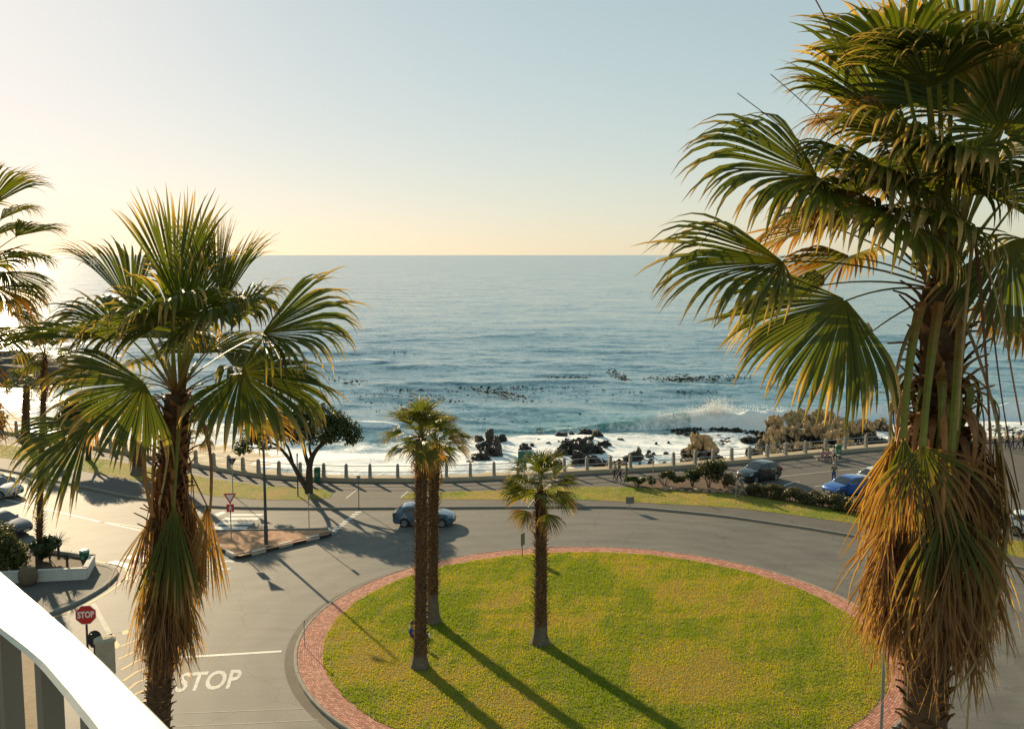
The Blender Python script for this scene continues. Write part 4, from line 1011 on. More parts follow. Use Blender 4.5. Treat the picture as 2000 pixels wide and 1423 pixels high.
RIGHT = [
 (1598, 345, -.2, 1345, 300, -.5, 1.42, dict(A=1.35, nseg=46, fold=.25, droop=1.15, hint=(-.1, -.7, 1))),
 (1530, 512, -.3, 1280, 520, -.6, 1.38, dict(A=1.15, nseg=46, fold=.25, droop=1.25, hint=(0, -.5, 1))),
 (1652, 585, -.7, 1500, 735, -1.0, 1.22, dict(A=1.25, nseg=46, fold=.1, droop=.8, hint=(-.2, -1, .5))),
 (1610, 555, .3, 1440, 640, .6, 1.2, dict(A=1.6, droop=1.0)),
 (1725, 275, .5, 1570, 130, .9, 1.30, dict(A=.9, nseg=40, fold=.35, droop=.9)),
 (1735, 225, .1, 1715, 40, .2, 1.15, dict(A=1.15, nseg=44, fold=.15, droop=.45, hint=(0, -1, .2))),
 (1895, 215, .1, 1900, 0, .2, 1.42, dict(A=1.5, nseg=56, fold=.1, droop=.35, hint=(0, -1, .2))),
 (1812, 200, .5, 1800, 20, .7, 1.1, dict(A=1.0, fold=.4, droop=.45)),
 (1958, 258, -.45, 1975, 150, -.8, .85, dict(A=2.3, nseg=56, fold=.05, droop=.2, hint=(0, -1, .3))),
 (1765, 275, -.6, 1755, 210, -1.1, .95, dict(A=2.1, nseg=54, fold=.0, droop=1.8, hint=(0, -.7, 1))),
 (1700, 330, -.4, 1660, 280, -.9, .95, dict(A=2.0, nseg=50, fold=.0, droop=1.8, hint=(0, -.7, 1))),
 (1850, 330, -.6, 1850, 270, -1.1, .95, dict(A=2.1, nseg=54, fold=.0, droop=1.8, hint=(0, -.7, 1))),
 (1790, 380, -.4, 1765, 320, -.9, .8, dict(A=2.0, nseg=46, fold=.0, droop=1.2, hint=(0, -.7, 1))),
 (1920, 380, -.4, 1950, 330, -.8, .9, dict(A=2.0, nseg=46, fold=.0, droop=1.2, hint=(0, -.7, 1))),
 (1975, 470, -.2, 2010, 560, -.3, 1.05, dict(A=1.4, nseg=46, fold=.1, droop=.7, hint=(-.2, -1, .3))),
 (1690, 430, .6, 1580, 420, 1.1, 1.1, dict(A=1.8, droop=1.2)),
 (1620, 440, .4, 1500, 470, .7, 1.0, dict(A=1.7, droop=1.2, age=.35)),
 (1740, 350, 1.0, 1690, 300, 1.7, 1.1, dict(A=1.9, droop=1.0)),
 (1870, 330, 1.1, 1890, 250, 1.9, 1.1, dict(A=1.9, droop=1.0)),
 (1990, 360, .6, 2060, 330, 1.0, 1.1, dict(A=1.8, droop=1.0)),
 (2040, 480, .0, 2160, 520, .1, 1.1, dict(A=1.7, droop=1.0)),
 (2070, 300, .0, 2180, 200, .1, 1.2, dict(A=1.6, droop=.8)),
 (1705, 645, .3, 1620, 740, .5, .85, dict(A=1.5, droop=1.1, age=.5)),
 (1980, 620, .4, 2060, 700, .6, .95, dict(A=1.6, droop=1.1, age=.55)),
 (1660, 500, .8, 1560, 560, 1.3, 1.0, dict(A=1.6, droop=1.1, age=.3)),
 (1745, 420, -.5, 1700, 400, -1.0, 1.1, dict(A=1.9, nseg=46, fold=.0, droop=2.0, hint=(0, -.7, 1))),
 (1690, 395, .2, 1640, 380, .3, 1.15, dict(A=1.8, nseg=46, fold=.1, droop=1.9, age=.25)),
 (1820, 440, -.6, 1830, 400, -1.1, .9, dict(A=1.9, nseg=46, fold=.0, droop=2.0, hint=(0, -.7, 1))),
 (1935, 200, .6, 1960, 60, .9, 1.1, dict(A=1.2, droop=.5)),
]
pr, heartR, scR, rgR = near_palm('tallest fan palm at the right edge with a big orange brown skirt', 1845, 560, 9.7, (4.55, 9.6), RIGHT, 8, .26, .20, ((.40, .80), (.70, 1.05), .34, .034, .42, .32), 26, (-.22, 0, 0), (.85, 2.45, 150), .95)
for i in range(18):
    az = i * 2.39996; bx_ = 1850 + 190 * math.cos(az) * rgR.uniform(.4, 1.0); by_ = rgR.uniform(90, 400); bd = math.sin(az) * .9
    frond(pr, heartR, AT(bx_, by_, 9.7 + bd), AT(bx_ + (bx_ - 1850) * .5 + rgR.normal(0, 20), by_ - (70 if by_ < 230 else 10), 9.7 + bd * 1.7), rgR.uniform(.8, 1.1), rgR, A=rgR.uniform(.9, 1.7), nseg=38, droop=rgR.uniform(.8, 1.9) if by_ > 200 else .6, fold=rgR.uniform(0, .4), wind=(-.2, 0, 0), age=0 if rgR.random() < .75 else .25)
for (a, b, c, d, L, A) in (((1800, 590), (1770, 700), (1765, 855), (1770, 1040), .9, .42), ((1835, 590), (1812, 720), (1802, 872), (1830, 1060), .9, 1.2), ((1880, 600), (1868, 780), (1848, 985), (1850, 1180), 1.1, .75)):
    bl = fan_blade(np.array(AT(*c, 9.1)), np.array(AT(*d, 9.0)) - np.array(AT(*c, 9.1)), L, A, 40, 8, .5, .2, rgR, .5, .15 if A < .8 else .3, hint=(0, -1, .2), jit=.05)
    st = stalk(AT(*a, 9.45), AT(*b, 9.2), AT(*c, 9.1), .052, .034, .02, 10, PET_B, PET_G * 1.0)
    add_frond(pr, None, None, None, bl, st, M_leaf)
for (a, b, c, k, w) in (((1900, 470), (1880, 640), (1870, 840), STRAW * .8, .018), ((1905, 470), (1930, 700), (1935, 900), DARKB * 1.5, .022), ((1930, 480), (1935, 700), (1990, 960), DARKB * 1.2, .020), ((1945, 460), (1950, 600), (1995, 830), BROWN, .020), ((1890, 460), (1945, 520), (1965, 680), STRAW * .7, .024),
                      ((1850, 520), (1640, 330), (1440, 182), DARKB * 1.2, .016), ((1840, 500), (1690, 300), (1505, 145), DARKB * 1.2, .014), ((1860, 480), (1680, 160), (1593, 0), DARKB * 1.3, .017),
                      ((1880, 620), (1960, 800), (1968, 1000), STRAW * .6, .040), ((1966, 990), (1965, 1120), (1930, 1230), STRAW * .7, .030), ((1935, 1215), (1905, 1310), (1870, 1340), STRAW * .8, .030), ((1960, 1010), (1920, 1090), (1880, 1120), STRAW * .6, .02), ((1905, 1290), (1890, 1360), (1888, 1440), STRAW * .9, .016), ((1780, 640), (1740, 720), (1738, 850), STRAW * .7, .022), ((1840, 760), (1850, 880), (1840, 1000), PET_O, .036)):
    a_, b_, c_ = stalk(AT(*a, 9.4), AT(*b, 9.05), AT(*c, 9.0), w, w * .6, w * .5, 14, k * .7, k); mesh_obj('hanging_stalk', a_, b_, M_petiole, pr, col=c_)

# --- smaller palms further off
def small_palm(label, bpx, hpx, group, seed, nf=26, crown=1.9, r0=.24, r1=.17, ndead=10, boots=True, lean=None, nseg=20, K=6, base=None, clean=.1, wind=(.0, 0, 0), Hpos=None, skirt=1.0):
    rg = np.random.default_rng(seed); b = Vector(base) if base else G(*bpx, .15)
    h = Vector(Hpos) if Hpos else AT(hpx[0], hpx[1], b.y)
    root = empty('fan_palm', (0, 0, 0), 0, label, 'palm tree', group)
    H = np.array(h); ht = (h - b).length
    ctr = palm_trunk(root, b, h, r0, r1, rg, boots=(clean, .99, int(ht * 42) if boots else 30, .31), flare=1.7, clean=clean)
    for i in range(nf):
        s = i / nf; el = R(84) - s * R(106) + rg.normal(0, .16); az = i * 2.39996 + rg.normal(0, .25)
        d = np.array((math.cos(az) * math.cos(el), math.sin(az) * math.cos(el), math.sin(el))); pl_ = crown * .54 * rg.uniform(.75, 1.2)
        PB = H + d * pl_ - np.array((0, 0, .12 * s)); el2 = el - rg.uniform(.05, .75); t2 = np.array((math.cos(az) * math.cos(el2), math.sin(az) * math.cos(el2), math.sin(el2)))
        frond(root, H, PB, PB + t2, crown * .56 * rg.uniform(.85, 1.15), rg, nseg=nseg, K=K, A=rg.uniform(.85, 1.5), droop=rg.uniform(.3, .85), fold=rg.uniform(.1, .8), age=.0 if s < .85 else rg.uniform(.1, .5), w=.035, wind=wind, fused=.5)
    for i in range(ndead):
        dz = (.1 + .9 * i / ndead) * skirt; dead_frond(root, ctr(1 - dz / ht), 0, i * 2.4 + rg.normal(0, .4), rg.uniform(.3, .6), rg.uniform(.5, .8), rg, r1, nseg=14, K=5, age=1. if rg.random() < .6 else .6, off=.22, w=.03)
    return root
gp_ = 'palms standing on the roundabout lawn'
small_palm('fan palm on the roundabout, nearer one of the crossing pair, foot lowest on the lawn', (820, 1302), (822, 856), gp_, 21, 32, 1.80, .27, .25, 9, clean=.055, nseg=26)
small_palm('fan palm on the roundabout, farther one of the crossing pair, leaning right behind its twin', (846, 1215), (850, 866), gp_, 22, 28, 1.85, .27, .25, 10, clean=.17, nseg=26)
small_palm('shorter fan palm standing alone near the middle of the roundabout lawn', (1055, 1256), (1056, 962), gp_, 23, 32, 2.1, .29, .25, 5, clean=.13, skirt=1.1, nseg=26)
gs = 'palms on the seafront verge at the left'
small_palm('palm on the verge behind the near left palm, its crown showing right of the trunk', (352, 958), (368, 842), gs, 31, 22, 2.3, .26, .22, 4)
small_palm('dark palm trunk on the verge just left of the near left palm', (268, 925), (262, 775), gs, 32, 22, 2.1, .36, .30, 4)
small_palm('small palm by the railing at the far left edge against the glare', (49, 862), (52, 752), gs, 33, 22, 2.2, .40, .30, 4)
pb = G(76, 1112); hb_ = AT(88, 700, pb.y)
small_palm('slim palm growing from the corner planter beside the green bin', None, None, 'palms on the seafront verge at the left', 34, 26, 2.0, .17, .13, 10, base=(pb.x, pb.y, .1), Hpos=hb_, nseg=30, K=7, skirt=1.6, wind=(.1, 0, 0))

# the near palm standing just outside the left edge, of which only some leaves reach into view
rgE = np.random.default_rng(44); hE = AT(-75, 560, 19.0)
pe = empty('fan_palm', (0, 0, 0), 0, 'palm rooted outside the left edge, dark ragged leaves against the glare', 'palm tree', 'tall fan palms close to the balcony')
palm_trunk(pe, (hE.x - .3, hE.y, 0), hE, .24, .18, rgE, boots=(.8, .99, 50, .3))
for (bx_, by_, bd, tx, ty, td, L, kw) in ((-30, 410, 0, 85, 345, .1, 1.35, dict(A=.7, fold=.9, droop=.7)), (30, 462, -.2, 125, 440, -.3, 1.0, dict(A=.9, fold=.4, droop=.6)), (-30, 470, .3, 60, 430, .5, 1.0, dict(A=1.2, droop=.9)), (10, 530, -.3, 90, 580, -.5, 1.05, dict(A=1.2, droop=.9)), (5, 590, .1, 85, 630, .2, .95, dict(A=1.4, droop=1.0)), (-20, 640, -.3, 50, 700, -.4, .95, dict(A=1.4, droop=1.0)), (-40, 520, -.7, 10, 480, -1.1, 1.1, dict(A=1.9, droop=1.1)), (15, 500, .3, 80, 500, .5, 1.0, dict(A=1.3, droop=1.4)), (-10, 560, -.5, 40, 590, -.8, 1.1, dict(A=1.5, droop=1.5, age=.3)), (0, 430, .2, 60, 400, .3, .9, dict(A=1.0, droop=1.2)), (20, 610, .4, 80, 660, .6, .9, dict(A=1.3, droop=1.3, age=.4)), (-150, 400, 0, -200, 300, 0, 1.2, dict(A=1.5, droop=.8)), (-200, 520, 0, -300, 520, 0, 1.2, dict(A=1.6, droop=1.0)), (-160, 640, .2, -240, 700, .3, 1.1, dict(A=1.6, droop=1.0)), (-90, 420, .4, -90, 300, .7, 1.1, dict(A=1.2, droop=.6)), (-120, 560, -.9, -160, 540, -1.5, 1.1, dict(A=1.9, droop=1.2))):
    frond(pe, hE, AT(bx_, by_, 19 + bd), AT(tx, ty, 19 + td), L, rgE, **kw)
for i in range(26):
    dead_frond(pe, np.array(hE) - np.array((0, 0, .2 + .05 * i)), 0, i * 2.4, .9, 1.0, rgE, .2, off=.24)

# ------------------------------------------------------------------ broadleaf trees, shrubs, hedge
def leaf_cloud(centres, n, size, rg, cols, flat=.8, squash=1.0):
    """leaf-sized faces through the volume of clumps (x,y,z,radius)"""
    C = np.array(centres); w = C[:, 3] ** 2.2; k = rg.choice(len(C), n, p=w / w.sum())
    d = rg.normal(0, 1, (n, 3)); d /= np.linalg.norm(d, axis=1, keepdims=True); r = rg.random(n) ** .45
    p = C[k, :3] + d * (r * C[k, 3])[:, None] * np.array((1, 1, flat))
    nrm = d * .7 + rg.normal(0, .6, (n, 3)) + np.array((0, 0, .5)); nrm /= np.linalg.norm(nrm, axis=1, keepdims=True)
    a = np.cross(nrm, rg.normal(0, 1, (n, 3))); a /= np.linalg.norm(a, axis=1, keepdims=True); b = np.cross(nrm, a)
    s = size * rg.uniform(.6, 1.3, n)[:, None]
    v = np.stack([p - a * s, p - b * s * .45 * squash, p + a * s, p + b * s * .45 * squash], 1).reshape(-1, 3)
    f = np.arange(4 * n).reshape(-1, 4)
    c = np.array(cols)[rg.integers(0, len(cols), n)] * rg.uniform(.6, 1.35, (n, 1))
    return v, f, np.repeat(c, 4, 0)
TREE_C = [(.042, .060, .016), (.060, .080, .020), (.085, .092, .024), (.032, .046, .014)]
def broad_tree(label, base, limbs, clumps, n, rg, size=.14, cols=TREE_C, group=None, r=.26):
    root = empty('broadleaf_tree', (0, 0, 0), 0, label, 'tree', group); b = Vector(base)
    mb = MB()
    for path, r0, r1 in limbs:
        pts = [b + Vector(q) for q in path]; L = smooth3(pts); m = len(L)
        mb.tube(L, [r0 + (r1 - r0) * i / (m - 1) for i in range(m)], 8)
    tr = mb.build('trunk', M_bark, root, True)
    v, f, c = leaf_cloud([(b.x + x, b.y + y, b.z + z, q) for x, y, z, q in clumps], n, size, rg, cols)
    o = mesh_obj('crown', v, f, M_foliage, root, col=c); o['kind'] = 'stuff'
    return root
def smooth3(P):
    out = []; n = len(P)
    for i in range(n - 1):
        p0, p1, p2, p3 = P[max(i - 1, 0)], P[i], P[i + 1], P[min(i + 2, n - 1)]
        for k in range(5):
            t = k / 5; out.append(0.5 * ((2 * p1) + (p2 - p0) * t + (2 * p0 - 5 * p1 + 4 * p2 - p3) * t * t + (3 * p1 - p0 - 3 * p2 + p3) * t ** 3))
    return out + [P[-1]]
rgt = np.random.default_rng(3)
tb = G(603, 962, .15); tl = [([(0, 0, -.1), (.05, 0, 1.0), (.15, 0, 2.3), (.6, .2, 3.3), (1.6, .3, 4.3), (2.6, .2, 4.7)], .34, .06), ([(0, 0, .1), (-.6, -.1, 1.2), (-1.4, 0, 2.6), (-2.4, .1, 3.7), (-3.6, 0, 4.2)], .24, .05), ([(.12, 0, 1.9), (-.3, .4, 3.0), (-.6, .9, 4.3), (-.8, 1.2, 5.2)], .18, .05), ([(.3, .1, 2.7), (.3, -.8, 3.7), (.6, -1.6, 4.6)], .14, .04), ([(-1.2, 0, 2.4), (-1.7, .8, 3.4), (-2.6, 1.2, 4.6)], .12, .04), ([(-2.2, .1, 3.5), (-3.4, -.4, 3.6), (-4.8, -.5, 3.7)], .08, .03), ([(.5, .2, 3.2), (1.5, .8, 4.0), (2.4, 1.4, 4.6)], .12, .04)]
cl = [(-4.9, -.4, 3.7, .85), (-4.2, .1, 4.4, .9), (-3.3, .2, 4.9, 1.1), (-2.3, .6, 5.3, 1.2), (-1.2, .8, 5.9, 1.3), (0, .4, 6.2, 1.4), (1.2, .2, 6.0, 1.3), (2.2, .4, 5.5, 1.2), (3.1, .1, 5.0, 1.0), (3.7, 0, 4.5, .75), (-1.6, -.7, 4.9, 1.0), (.6, -1.5, 5.0, 1.2), (2.2, -1.0, 4.8, 1.0), (-2.6, 1.3, 4.8, 1.0), (1.8, 1.4, 5.0, 1.1), (-.4, 1.4, 5.4, 1.2), (-3.2, -.6, 4.0, .7), (3.2, .6, 4.0, .6), (-.5, -.9, 5.6, .9), (1.4, -.2, 4.4, .7), (-.9, 0, 4.3, .7)]
broad_tree('dark spreading coastal tree with a forked trunk beside the promenade railing', tb, tl, cl, 10500, rgt, .15)
tb2 = G(172, 897, .15)
tl2 = [([(0, 0, -.1), (.1, 0, 1.2), (-.1, 0, 2.4), (.3, .1, 3.6)], .28, .10), ([(0, 0, 1.8), (-.8, .2, 2.9), (-1.5, .2, 3.8)], .14, .05), ([(.1, 0, 2.0), (1.0, -.2, 3.0), (1.7, -.2, 3.8)], .14, .05)]
cl2 = [(0, 0, 4.6, 1.5), (-1.4, .2, 4.2, 1.2), (1.5, 0, 4.2, 1.2), (.2, 1.2, 4.2, 1.2), (.3, -1.2, 4.1, 1.2), (-.9, -.8, 4.9, 1.0), (.9, .7, 5.0, 1.1), (2.0, -.5, 3.7, .7), (-2.0, -.4, 3.7, .7)]
broad_tree('round leafy tree on the verge behind the leaves of the near left palm', tb2, tl2, cl2, 9000, rgt, .15)
cl3 = [(x * 1.15, y, z - .6, r) for x, y, z, r in cl2]
tb3 = G(8, 905, .15); broad_tree('low leafy tree at the left edge of the verge', tb3 + Vector((-4, 3, 0)), tl2, cl3, 7000, rgt, .15)

def shrub(label, px, w, h, cols, n, size, group='shrubs in the seafront garden bed', z=PAVE_Z, name='shrub', stems=7):
    p = G(*px, z); root = empty(name, p, 0, label, 'shrub', group); rg = np.random.default_rng(int(px[0] * 7 + px[1]))
    mb = MB()
    for i in range(stems):
        a = i * 2.4; mb.tube([(0.05 * math.cos(a), .05 * math.sin(a), -.05), (w * .18 * math.cos(a), w * .14 * math.sin(a), h * .45), (w * .36 * math.cos(a), w * .26 * math.sin(a), h * .8)], [.03, .02, .008], 5)
    mb.build('stems', M_bark, root)['kind'] = 'stuff'
    cen = [(rg.normal(0, w * .24), rg.normal(0, w * .16), h * rg.uniform(.35, .8), h * rg.uniform(.2, .34)) for _ in range(9)]
    v, f, c = leaf_cloud(cen, n, size, rg, cols); v[:, 2] = np.maximum(v[:, 2], .01)
    o = mesh_obj('foliage', v, f, M_foliage, root, col=c); o['kind'] = 'stuff'
    return root
DG = [(.030, .048, .012), (.045, .066, .016)]; OL = [(.085, .080, .022), (.115, .100, .030), (.070, .075, .020)]; BRG = [(.10, .075, .035), (.13, .095, .045), (.075, .080, .022)]
BED = [(1222, 950), (1300, 956), (1360, 960), (1450, 967), (1560, 982), (1690, 1002), (1760, 1015), (1760, 1002), (1690, 988), (1560, 968), (1500, 957), (1450, 950), (1430, 938), (1380, 930), (1300, 934), (1240, 941)]
sheet('garden_bed', GL(BED, PAVE_Z), PAVE_Z + .03, M_soil, kind='structure')
shrub('low bright green succulent bush at the left end of the garden bed', (1245, 950), 2.0, .9, [(.045, .085, .018), (.075, .105, .022)], 1300, .10)
shrub('wide olive scrub bush left of the dark garden bush', (1298, 948), 3.0, 1.2, OL, 3000, .09)
shrub('dark rounded green bush in the garden bed', (1352, 950), 1.3, 1.75, DG, 1700, .11)
shrub('tall airy bush with pale leaf tops in the middle of the garden bed', (1384, 952), 2.1, 2.5, DG + OL, 2600, .11)
shrub('small brown-green bush right of the tall airy bush', (1416, 953), 1.5, 1.3, BRG, 1200, .10)
shrub('low grey-green bush in front of the black car', (1432, 946), 1.5, .7, OL, 900, .09)
def bed_stone(px, r, label):
    p = G(*px, PAVE_Z); bm = bmesh.new(); bmesh.ops.create_icosphere(bm, subdivisions=2, radius=r)
    for vtx in bm.verts: vtx.co *= 1 + .35 * mnoise.noise(vtx.co * 3 / r * .5 + Vector((px[0], px[1], 0))); vtx.co.z *= .6
    me = bpy.data.meshes.new('stone'); bm.to_mesh(me); bm.free(); me.materials.append(M_bedstone)
    o = link(bpy.data.objects.new('garden_stone', me)); o.location = p + Vector((0, 0, r * .3)); return tag(o, label, 'stone', 'stones edging the garden bed')
M_bedstone = mixed('bed_stone', (.30, .20, .13), (.38, .27, .18), (.20, .14, .09), 1.5, 8.)
for i, (x, y) in enumerate([(1300, 957), (1316, 957), (1332, 958), (1348, 960), (1362, 959), (1378, 961), (1394, 961), (1412, 962), (1428, 962), (1436, 956), (1455, 961), (1468, 963), (1482, 966), (1470, 957), (1455, 954), (1440, 950), (1425, 955), (1405, 956)]):
    bed_stone((x, y), random.uniform(.16, .34), ('rounded tan stone on the lawn edge of the garden bed' if i < 9 else 'rounded tan stone in front of the nose of the black car'))
# clipped hedge of many stems along the parking area
hl_ = smooth_line(GL([(1468, 965), (1520, 974), (1580, 984), (1640, 995), (1700, 1006), (1770, 1020)], PAVE_Z), .5)
hr = empty('hedge', hl_[0] + Vector((0, 0, PAVE_Z)), 0, 'ragged brown-green hedge between the seafront lawn and the parking area', 'hedge')
mb = MB(); cen = []
for i, p in enumerate(hl_):
    q = p - hl_[0]
    for k in range(3):
        x, y = q.x + random.uniform(-.3, .3), q.y + random.uniform(-.35, .35); mb.tube([(x, y, 0), (x + random.uniform(-.1, .1), y, .5), (x + random.uniform(-.2, .2), y, .9)], [.03, .02, .01], 4)
    cen += [(q.x + random.uniform(-.3, .3), q.y + random.uniform(-.35, .35), random.uniform(.25, .85), random.uniform(.28, .45)) for _ in range(4)]
mb.build('stems', M_bark, hr)['kind'] = 'stuff'; v, f, c = leaf_cloud(cen, 20000, .085, rgt, BRG + OL + [(.16, .12, .06)]); o = mesh_obj('foliage', v, f, M_foliage, hr, col=c); o['kind'] = 'stuff'

# ------------------------------------------------------------------ corner planter with its plants
pw = [G(60, 1141, .12), G(120, 1135, .12), G(166, 1130, .12), G(160, 1100, .12), G(60, 1085, .12), G(-60, 1075, .12)]
def wall_run(name, P, th, h, z, mat, parent=None):
    mb = MB()
    for a, b in zip(P, P[1:]):
        d = b - a; c = (a + b) / 2; mb.box((c.x, c.y, z + h / 2), (d.length + th * .9, th, h), math.atan2(d.y, d.x))
        mb.box((c.x, c.y, z + h + .025), (d.length + th * 1.2, th + .08, .05), math.atan2(d.y, d.x))
    return mb.build(name, mat, parent)
plant = empty('corner_planter', pw[2], 0, 'white plastered planter wall at the left street corner', 'planter')
wl = wall_run('wall', [Vector((-9, -1.6, 0)), Vector((-2.6, -.45, 0)), Vector((0, 0, 0))], .22, .62, 0, M_wallwhite, plant)
wall_run('side_wall', [Vector((.0, .15, 0)), Vector((-.55, 2.4, 0)), Vector((-5, 4.2, 0))], .22, .62, 0, M_wallwhite, plant)
so = sheet('soil', [(-9, -1.45), (-2.6, -.35), (-.1, .1), (-.65, 2.3), (-5, 4.1), (-9, 5)], .45, M_soil, plant)
YG = [(.075, .080, .018), (.11, .10, .025), (.055, .065, .016)]
def spiky(label, p, n, L, cols, group, seed):
    rg = np.random.default_rng(seed); root = empty('spiky_plant', p, 0, label, 'plant', group); V = []; F = []; C = []
    for i in range(n):
        az = i * 2.4; el = rg.uniform(.1, 1.3); d = np.array((math.cos(az) * math.cos(el), math.sin(az) * math.cos(el), math.sin(el))); l = L * rg.uniform(.7, 1.1)
        a, b, c = stalk(np.zeros(3), d * l * .5 + np.array((0, 0, .1 * l)), d * l - np.array((0, 0, .15 * l)), .035, .004, .01, 6, np.array(cols[0]), np.array(cols[i % len(cols)]) * rg.uniform(.7, 1.3)); k = len(V); V += a.tolist(); C += c.tolist(); F += [tuple(q + k for q in fc) for fc in b]
    o = mesh_obj('leaves', V, F, M_petiole, root, col=np.array(C)); mb = MB(); mb.tube([(0, 0, -.9), (0, 0, .05)], [.09, .07], 8); mb.build('stem', M_bark, root)
    return root
b0 = pw[2]
spiky('dark spiky aloe head reaching over the road side of the planter', b0 + Vector((-1.9, 1.0, 1.75)), 60, .95, [(.030, .050, .018), (.045, .065, .02)], 'plants in the corner planter', 2)
spiky('low spiky plant at the near end of the planter wall', b0 + Vector((-1.2, .5, .95)), 46, .75, [(.030, .045, .016), (.05, .065, .02)], 'plants in the corner planter', 3)
spiky('spiky plant at the foot of the slim palm in the planter', b0 + Vector((-3.0, .6, 1.2)), 50, 1.0, [(.05, .06, .018), (.07, .08, .022)], 'plants in the corner planter', 4)
for i, (dx, dy, w, h, lab) in enumerate(((-4.2, .2, 2.0, 2.0, 'yellow-green bush left of the slim palm in the planter'), (-5.6, 1.4, 2.4, 2.6, 'tall yellow-green bush at the left edge behind the balcony rail'), (-3.0, 2.2, 1.8, 1.5, 'dark low bush behind the slim palm in the planter'), (-6.5, -.4, 2.6, 1.7, 'low bush at the left edge right above the balcony rail'))):
    p = b0 + Vector((dx, dy, .45)); r_ = empty('shrub', p, 0, lab, 'shrub', 'plants in the corner planter'); rg = np.random.default_rng(60 + i)
    mb = MB()
    for k in range(6): a = k * 1.05; mb.tube([(0, 0, -.05), (w * .2 * math.cos(a), w * .2 * math.sin(a), h * .7)], [.03, .01], 5)
    mb.build('stems', M_bark, r_)['kind'] = 'stuff'
    v, f, c = leaf_cloud([(rg.normal(0, w * .22), rg.normal(0, w * .2), h * rg.uniform(.25, .8), h * rg.uniform(.2, .33)) for _ in range(9)], 2600, .12, rg, YG if i != 2 else DG); o = mesh_obj('foliage', v, f, M_foliage, r_, col=c); o['kind'] = 'stuff'
# round urn-like stump in front of the wall
mb = MB(); ub = b0 + Vector((-2.75, -1.0, 0)); mb.lathe((0, 0, 0), [(.30, 0), (.45, .15), (.52, .45), (.50, .75), (.38, .98), (.30, 1.05), (.2, 1.0)], 18)
o = mb.build('planter_urn', mixed('urn_clay', (.14, .10, .06), (.18, .13, .08), (.09, .07, .045), 2., 9.), None, True); o.location = ub; tag(o, 'round brown clay urn standing against the white planter wall', 'urn')

# ------------------------------------------------------------------ street furniture
def bin_(label, p, h, r, lid=True, rz=0.):
    root = empty('litter_bin', p, rz, label, 'litter bin', 'green litter bins'); mb = MB()
    mb.lathe((0, 0, 0), [(r * .86, 0), (r * .9, .04), (r, h * .8), (r * 1.02, h * .82), (r * 1.02, h * .86)], 16); mb.build('body', M_green_bin, root)
    q = MB(); q.lathe((0, 0, h * .862), [(r * 1.04, 0), (r * 1.04, h * .05), (r * .8, h * .12), (r * .2, h * .14)], 16); q.build('lid', M_green_bin if lid else plain('bin_lid', (.30, .40, .36), .4), root)
    q = MB(); q.box((0, -r * 1.0, h * .55), (r * .7, .012, h * .22)); q.build('label_plate', plain('bin_label', (.20, .33, .22), .5), root)
    q = MB(); q.tube([(0, 0, -.05), (0, 0, .05)], r * .5, 10); q.build('foot', M_darksteel, root)
    return root
bin_('green litter bin on the street corner beside the white planter', G(166, 1104, .12), 1.0, .28, False)
bin_('green litter bin at the promenade railing beside the forked tree', G(620, 941, .15), 1.25, .27)
bin_('green litter bin at the promenade railing beside the seated people', G(1637, 893, .15), 1.2, .29)
def pole(root, h, r=.035, mat=None, name='pole'):
    q = MB(); q.tube([(0, 0, -.1), (0, 0, h)], r, 8); return q.build(name, mat or M_steel, root)
def face_M(y, z): return Matrix.Translation((0, y, z)) @ Matrix.Rotation(R(90), 4, 'X')
def tri(s, down=True): h = s * .866; return [(-s / 2, h / 3), (0, -2 * h / 3), (s / 2, h / 3)] if down else [(-s / 2, -h / 3), (s / 2, -h / 3), (0, 2 * h / 3)]
def yield_sign(label, p, rz, h, s, ped, back=False):
    root = empty('yield_sign', p, rz, label, 'road sign'); pole(root, h + (.1 if not ped else 0))
    q = MB(); q.prism(tri(s), face_M(-.045, h - .1), .012); bd = q.build('sign_plate', M_darksteel if back else M_red, root)
    q = MB(); q.prism(tri(s), face_M(-.060, h - .1), .004) ; q.build('red_border', M_red, bd)
    q = MB(); q.prism(tri(s * .62), face_M(-.066, h - .1), .004); q.build('white_panel', M_signwhite, bd)
    if ped:
        zc = h - .1 - s * .58 - .26; q = MB(); q.box((0, -.05, zc), (.46, .012, .50)); pp = q.build('pedestrian_plate', M_red, root)
        q = MB(); f_ = face_M(-.060, zc)
        q.prism([(.045 * math.cos(a), .15 + .045 * math.sin(a)) for a in np.linspace(0, 6.28, 9)[:-1]], f_, .003)
        q.prism([(-.05, .09), (-.03, -.02), (-.10, -.19), (-.06, -.19), (.0, -.06), (.07, -.19), (.11, -.19), (.04, -.02), (.05, .09)], f_, .003)
        q.prism([(.045, .08), (.13, -.02), (.11, -.04), (.035, .05)], f_, .003); q.prism([(-.045, .08), (-.13, -.02), (-.11, -.04), (-.035, .05)], f_, .003)
        q.build('walking_figure', M_signwhite, pp)
    return root
yp = G(452, 1056, .24)
yield_sign('red and white yield triangle above a red pedestrian plate on the brick island', yp, R(8), 3.0, .80, True)
ybp = G(455, 966, .15)
yield_sign('yield sign seen from its dark back by the promenade railing', ybp, R(188), 2.75, .72, False, True)
sp_ = empty('stop_sign', (AT(168, 1199, 43.6).x, 43.6, .12), R(14), 'red octagonal STOP sign at the corner above the balcony rail', 'road sign')
zc = AT(168, 1199, 43.6).z - .12
pole(sp_, zc - .1, .05, M_darksteel)
oc = [(.47 * math.cos(R(22.5 + 45 * i)), .47 * math.sin(R(22.5 + 45 * i))) for i in range(8)]
q = MB(); q.prism(oc, face_M(-.06, zc), .012); pl8 = q.build('sign_plate', M_signwhite, sp_)
q = MB(); q.prism([(x * .955, y * .955) for x, y in oc], face_M(-.074, zc), .004); q.build('red_face', M_red, pl8)
